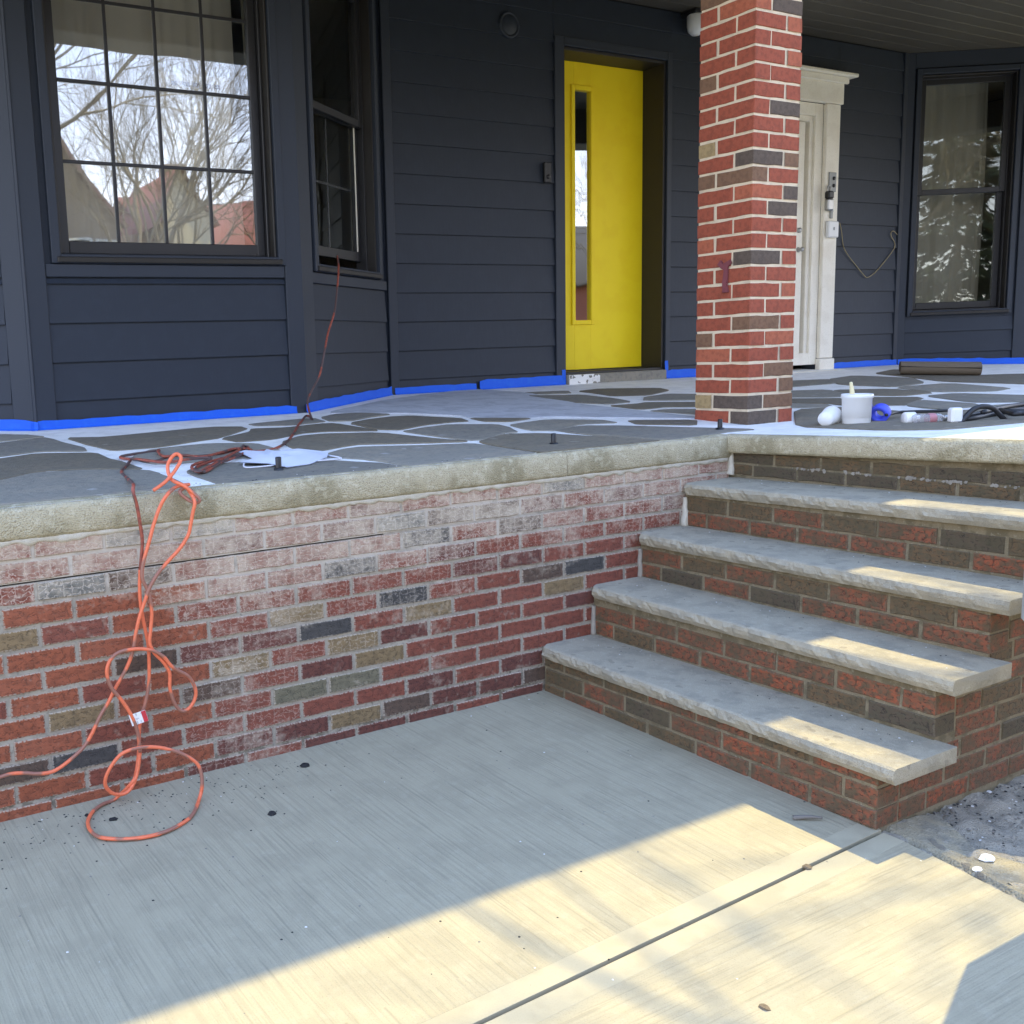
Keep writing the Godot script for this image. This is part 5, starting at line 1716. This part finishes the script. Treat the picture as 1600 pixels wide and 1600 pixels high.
	var pl := thing("plug", "white plug with a black collar at the end of the black cable", "plug", Vector3(1.845, floor_y(0.5) + 0.02, 0.50))
	part("plug_body", box(Vector3(-0.025, -0.015, -0.02), Vector3(0.025, 0.05, 0.02), 0.008), mats["white_plastic"], pl, Transform3D(Basis(Vector3.UP, -0.5), Vector3.ZERO))
	part("collar", lathe([[0.0, 0.0], [0.015, 0.0], [0.017, 0.004], [0.012, 0.03], [0.0, 0.03]], 16), mats["black"], pl, Transform3D(Basis(Vector3.UP, -0.5) * Basis(Vector3.BACK, -PI / 2), Vector3(0.018, -0.004, -0.012)))
	# rolled brown paper in front of the right bay
	var a := Vector3(5.28, 1.02, -1.93)
	var b := Vector3(5.66, 1.0, -1.52)
	var ax := (b - a).normalized()
	var len_p := a.distance_to(b)
	var rp := thing("paper_roll", "brown builder's paper half rolled up on the porch before the right bay", "paper roll", a + Vector3(0, floor_y(-1.9) - 1.02 + 0.008, 0))
	var st := st_new()
	st.set_smooth_group(0)
	var prof := []
	for i in 44:
		var ang := -PI / 2 + 0.25 - i * 0.27
		var r := 0.056 - i * 0.0007
		prof.append(Vector2(cos(ang) * r, 0.056 + sin(ang) * r))
	prof.reverse()
	for i in 10:
		prof.append(Vector2(0.03 + i * 0.05, 0.002 + 0.004 * sin(i * 1.3)))
	var sidev := Vector3(-ax.z, 0, ax.x) * -1.0
	for i in prof.size() - 1:
		var q := []
		for e in [[i, 0.0], [i + 1, 0.0], [i + 1, len_p], [i, len_p]]:
			q.append(sidev * prof[e[0]].x + Vector3.UP * prof[e[0]].y + Vector3(ax.x, (floor_y(b.z) - floor_y(a.z)) / len_p, ax.z) * e[1])
		quad(st, q[0], q[1], q[2], q[3], Vector3.UP)
	part("paper", done(st, true), flat(c8(112, 100, 84), 0.85), rp)


func crumpled_slab(pts: Array) -> ArrayMesh:
	var st := st_new()
	st.set_smooth_group(-1)
	var p := PackedVector2Array(pts)
	var t := Geometry2D.triangulate_polygon(p)
	for i in range(0, t.size(), 3):
		tri(st, Vector3(p[t[i]].x, p[t[i]].y, 0.008), Vector3(p[t[i + 1]].x, p[t[i + 1]].y, 0.01), Vector3(p[t[i + 2]].x, p[t[i + 2]].y, 0.008), Vector3(0, 0, 1))
	for i in p.size():
		var j := (i + 1) % p.size()
		var e := p[j] - p[i]
		var o := Vector3(e.y, -e.x, 0) * (-1.0 if Geometry2D.is_polygon_clockwise(p) else 1.0)
		quad(st, Vector3(p[i].x, p[i].y, 0.009), Vector3(p[j].x, p[j].y, 0.009), Vector3(p[j].x, p[j].y, 0.0), Vector3(p[i].x, p[i].y, 0.0), o)
	return done(st)


# ------------------------------------------------------------------ fixtures and litter
func pebble(seed_at: int, size: Vector3) -> ArrayMesh:
	var rr := RandomNumberGenerator.new()
	rr.seed = seed_at
	var prof := [[0.0, 0.0], [0.8, 0.05], [1.0, 0.4], [0.7, 0.85], [0.0, 1.0]]
	var st := st_new()
	st.set_smooth_group(-1)
	var rings := []
	for p in prof:
		var ring := []
		for k in 7:
			var a := TAU * k / 7
			var r: float = p[0] * rr.randf_range(0.7, 1.15)
			ring.append(Vector3(cos(a) * r * size.x, p[1] * size.y * rr.randf_range(0.85, 1.1), sin(a) * r * size.z))
		rings.append(ring)
	for i in 4:
		for k in 7:
			var l := (k + 1) % 7
			quad(st, rings[i][k], rings[i][l], rings[i + 1][l], rings[i + 1][k], (rings[i][k] + rings[i + 1][l]) / 2 - Vector3(0, size.y * 0.4, 0))
	return done(st)

func build_small_things() -> void:
	var z0 := -2.8
	# doorbell, light, lock box and bell plate
	var bell := thing("doorbell", "small black doorbell on the navy siding left of the yellow door", "doorbell", Vector3(2.41, 2.5, z0 + 0.02))
	part("case", box(Vector3(-0.03, 0, 0), Vector3(0.03, 0.14, 0.026), 0.01), mats["black"], bell)
	part("button", lathe([[0.0, 0.008], [0.012, 0.008], [0.015, 0.004], [0.016, 0.0]], 18), mats["black_frame"], bell, Transform3D(Basis(Vector3.RIGHT, PI / 2), Vector3(0.0, 0.04, 0.026)))
	var lamp := thing("porch_light", "white jar shaped porch light under the ceiling, left of the pillar", "porch light", Vector3(3.80, 3.62, z0 + 0.1))
	part("base", box(Vector3(-0.06, 0.148, -0.1), Vector3(0.06, 0.18, 0.055), 0.006), mats["black"], lamp)
	part("shade", lathe([[0.0, 0.0], [0.03, 0.004], [0.055, 0.03], [0.064, 0.07], [0.064, 0.14], [0.058, 0.147], [0.0, 0.147]]), mats["white_plastic"], lamp)
	var plate := thing("bell_plate", "grey metal bell plate with two dark buttons on the white door casing", "bell plate", Vector3(5.525, 2.57, z0 + 0.041))
	part("plate", box(Vector3(-0.045, 0, 0), Vector3(0.045, 0.16, 0.012), 0.004), mats["grey_paint"], plate)
	for yy in [0.05, 0.11]:
		part("button", lathe([[0.0, 0.009], [0.012, 0.009], [0.015, 0.005], [0.016, 0.0]], 16), mats["black"], plate, Transform3D(Basis(Vector3.RIGHT, PI / 2), Vector3(0.01, yy, 0.012)))
	var lb := thing("lock_box", "silver key lock box with a black top hanging on the white door casing", "lock box", Vector3(5.475, 2.38, z0 + 0.042))
	part("body", box(Vector3(-0.045, 0.03, 0), Vector3(0.03, 0.125, 0.045), 0.01), mats["steel"], lb)
	part("cover", box(Vector3(-0.047, 0.127, 0), Vector3(0.026, 0.19, 0.05), 0.014), mats["black"], lb)
	part("shackle", tube(smooth_path([Vector3(-0.03, 0.185, 0.02), Vector3(-0.028, 0.225, 0.02), Vector3(-0.008, 0.236, 0.02), Vector3(0.01, 0.22, 0.02), Vector3(0.012, 0.185, 0.02)], 5), 0.006, 0.006, 8), mats["steel"], lb)
	for i in 4:
		part("code_wheel", lathe([[0.0, 0.006], [0.012, 0.006], [0.015, 0.0]], 14), mats["steel"], lb, Transform3D(Basis(Vector3.RIGHT, PI / 2), Vector3(0.048, 0.03 + i * 0.028, 0.012)))
	part("code_strip", box(Vector3(0.032, -0.03, 0), Vector3(0.064, 0.125, 0.012), 0.004), mats["grey_paint"], lb)
	var kp := thing("door_chime", "square white plastic bell box under the lock box on the door casing", "bell box", Vector3(5.525, 2.19, z0 + 0.042))
	part("case", box(Vector3(-0.068, 0, 0), Vector3(0.068, 0.135, 0.035), 0.008), mats["white_plastic"], kp)
	part("button", box(Vector3(-0.006, 0.06, 0.0355), Vector3(0.006, 0.085, 0.04), 0.002), mats["grey_paint"], kp)
	# paper behind the big window
	var note := layered(256, 320, c8(232, 228, 214), [[noise_bytes(256, 320, 0.02, 501, 3), c8(214, 212, 206), 120, 190, 0.5]])
	var pn := part("paper_notice", box(Vector3(-0.66, 2.36, -2.232), Vector3(-0.235, 2.83, -2.2305), 0.0004), textured(note, 0.8))
	tag(pn, "pale paper notice with faint print taped inside the big window", "paper notice")
	for i in 5:
		var stroke := part("print_line", box(Vector3(-0.565 + 0.06 * i, 2.765, -2.2303), Vector3(-0.53 + 0.06 * i + 0.008 * (i % 2), 2.788, -2.2299), 0.0001), flat(c8(90, 96, 120), 0.8), pn)
		stroke.set_meta("kind", "thing")
	# the raised grey box at the right edge of the picture
	var gb := thing("meter_box", "pale grey metal box on a post at the right edge of the steps", "metal box", Vector3(0.40, -0.035, 1.73))
	part("case", box(Vector3(-0.345, 0.66, -0.02), Vector3(0.35, 1.06, 0.26), 0.012), mats["grey_paint"], gb)
	part("lid", box(Vector3(-0.355, 1.061, -0.03), Vector3(0.36, 1.08, 0.27), 0.006), mats["grey_paint"], gb)
	part("post", box(Vector3(0.1, 0.0, 0.08), Vector3(0.18, 0.659, 0.16), 0.006), mats["grey_paint"], gb)
	# litter: the larger bits one by one
	var char := flat(c8(30, 29, 28), 0.85)
	var bits := [[-1.138, 0.136, 0.016, "cracked black tar crumb on the path below the middle of the wall"], [-1.383, 0.393, 0.014, "black tar crumb on the path, nearer than the cord's loop"], [-1.80, 0.17, 0.012, "black crumb just inside the cord's loop on the path"], [-1.62, 0.29, 0.008, "small black crumb at the near side of the cord's loop"], [-1.86, 0.1, 0.009, "small black crumb at the left end of the cord's loop"], [-0.33, 1.43, 0.012, "grey brown pebble on the sunlit path near the step corner"], [-0.9, 1.75, 0.012, "brown pebble in the sun below the smooth margin"]]
	for i in bits.size():
		var s = bits[i]
		var o := part("tar_crumb", pebble(60 + i, Vector3(s[2] * 1.2, s[2] * 0.7, s[2])), char if i < 5 else flat(c8(110, 96, 76), 0.9))
		o.position = Vector3(s[0], ground_y(s[1]) - 0.001, s[1])
		o.rotation.y = i * 1.3
		tag(o, s[3], "crumb")
	var wh := [[0.104, 1.646, 0.026, "larger white plaster scrap lying in the sun right of the joint"], [0.027, 1.663, 0.017, "smaller white plaster scrap beside the joint"]]
	for i in 2:
		var s = wh[i]
		var o := part("plaster_scrap", pebble(80 + i, Vector3(s[2], s[2] * 0.5, s[2] * 0.7)), mats["white_joint"])
		o.position = Vector3(s[0], ground_y(s[1]) - 0.004, s[1])
		tag(o, s[3], "scrap")
	var bk := part("bark_scrap", tube(smooth_path([Vector3(-0.13, -0.02, 1.235), Vector3(-0.1, -0.014, 1.262), Vector3(-0.07, -0.016, 1.285)], 4), 0.008, 0.003, 6), flat(c8(112, 106, 98), 0.95))
	tag(bk, "grey curl of bark lying in the shade by the lowest riser", "bark scrap")
	# fine grit over path, treads and dirt
	var grit := MultiMesh.new()
	grit.transform_format = MultiMesh.TRANSFORM_3D
	grit.use_colors = true
	grit.mesh = pebble(90, Vector3(1, 0.7, 0.9))
	var rr := RandomNumberGenerator.new()
	rr.seed = 77
	var places := []
	for i in 300:
		var x := rr.randf_range(-2.6, 0.0)
		var z := 0.02 + pow(rr.randf(), 2.0) * 2.6
		places.append([Vector3(x, ground_y(z) - 0.001, z), rr.randf_range(0.0012, 0.004), rr.randf()])
	for i in 260:
		places.append([Vector3(-1.75 + rr.randf_range(-0.5, 0.6), 0, 0.05 + absf(rr.randfn(0, 0.14))), rr.randf_range(0.001, 0.004), 0.1])
	for i in 1300:
		var x := rr.randf_range(0.05, 1.5)
		var z := 1.405 + pow(rr.randf(), 1.8) * 0.3
		places.append([Vector3(x, ground_y(z) - 0.012 - 0.01 * x, z), rr.randf_range(0.0012, 0.0055) * (1.6 if rr.randf() < 0.06 else 1.0), 0.2 + rr.randf() * 0.58])
	for k in 4:
		for i in 60:
			var z := rr.randf_range(0.03, 1.4)
			places.append([Vector3(RISER[k + 1] - 0.012 - absf(rr.randfn(0, 0.06)), lerpf(TILT[k][0], TILT[k][1], z / 1.46) - 0.0005, z), rr.randf_range(0.001, 0.0035), rr.randf()])
	for i in 240:
		var x := rr.randf_range(-2.6, 1.0)
		places.append([Vector3(x, floor_y(0), -0.03 - pow(rr.randf(), 2.0) * 0.6) + Vector3(0, 0.004, 0), rr.randf_range(0.001, 0.0035), rr.randf()])
	grit.instance_count = places.size()
	for i in places.size():
		var s = places[i]
		var p: Vector3 = s[0]
		if p.y == 0.0:
			p.y = ground_y(p.z) - 0.001
		grit.set_instance_transform(i, Transform3D(Basis(Vector3.UP, rr.randf() * TAU).scaled(Vector3.ONE * s[1]), p))
		var v: float = s[2]
		grit.set_instance_color(i, Color(0.03, 0.028, 0.026) if v < 0.35 else (Color(0.2, 0.18, 0.15) if v < 0.75 else Color(0.62, 0.6, 0.56)))
	var gm := MultiMeshInstance3D.new()
	gm.name = "grit"
	gm.multimesh = grit
	var gmat := flat(Color.WHITE, 0.95)
	gmat.vertex_color_use_as_albedo = true
	gm.material_override = gmat
	add_child(gm)
	gm.set_meta("kind", "stuff")
	gm.set_meta("label", "fine dark and pale grit scattered over path, treads and dirt")
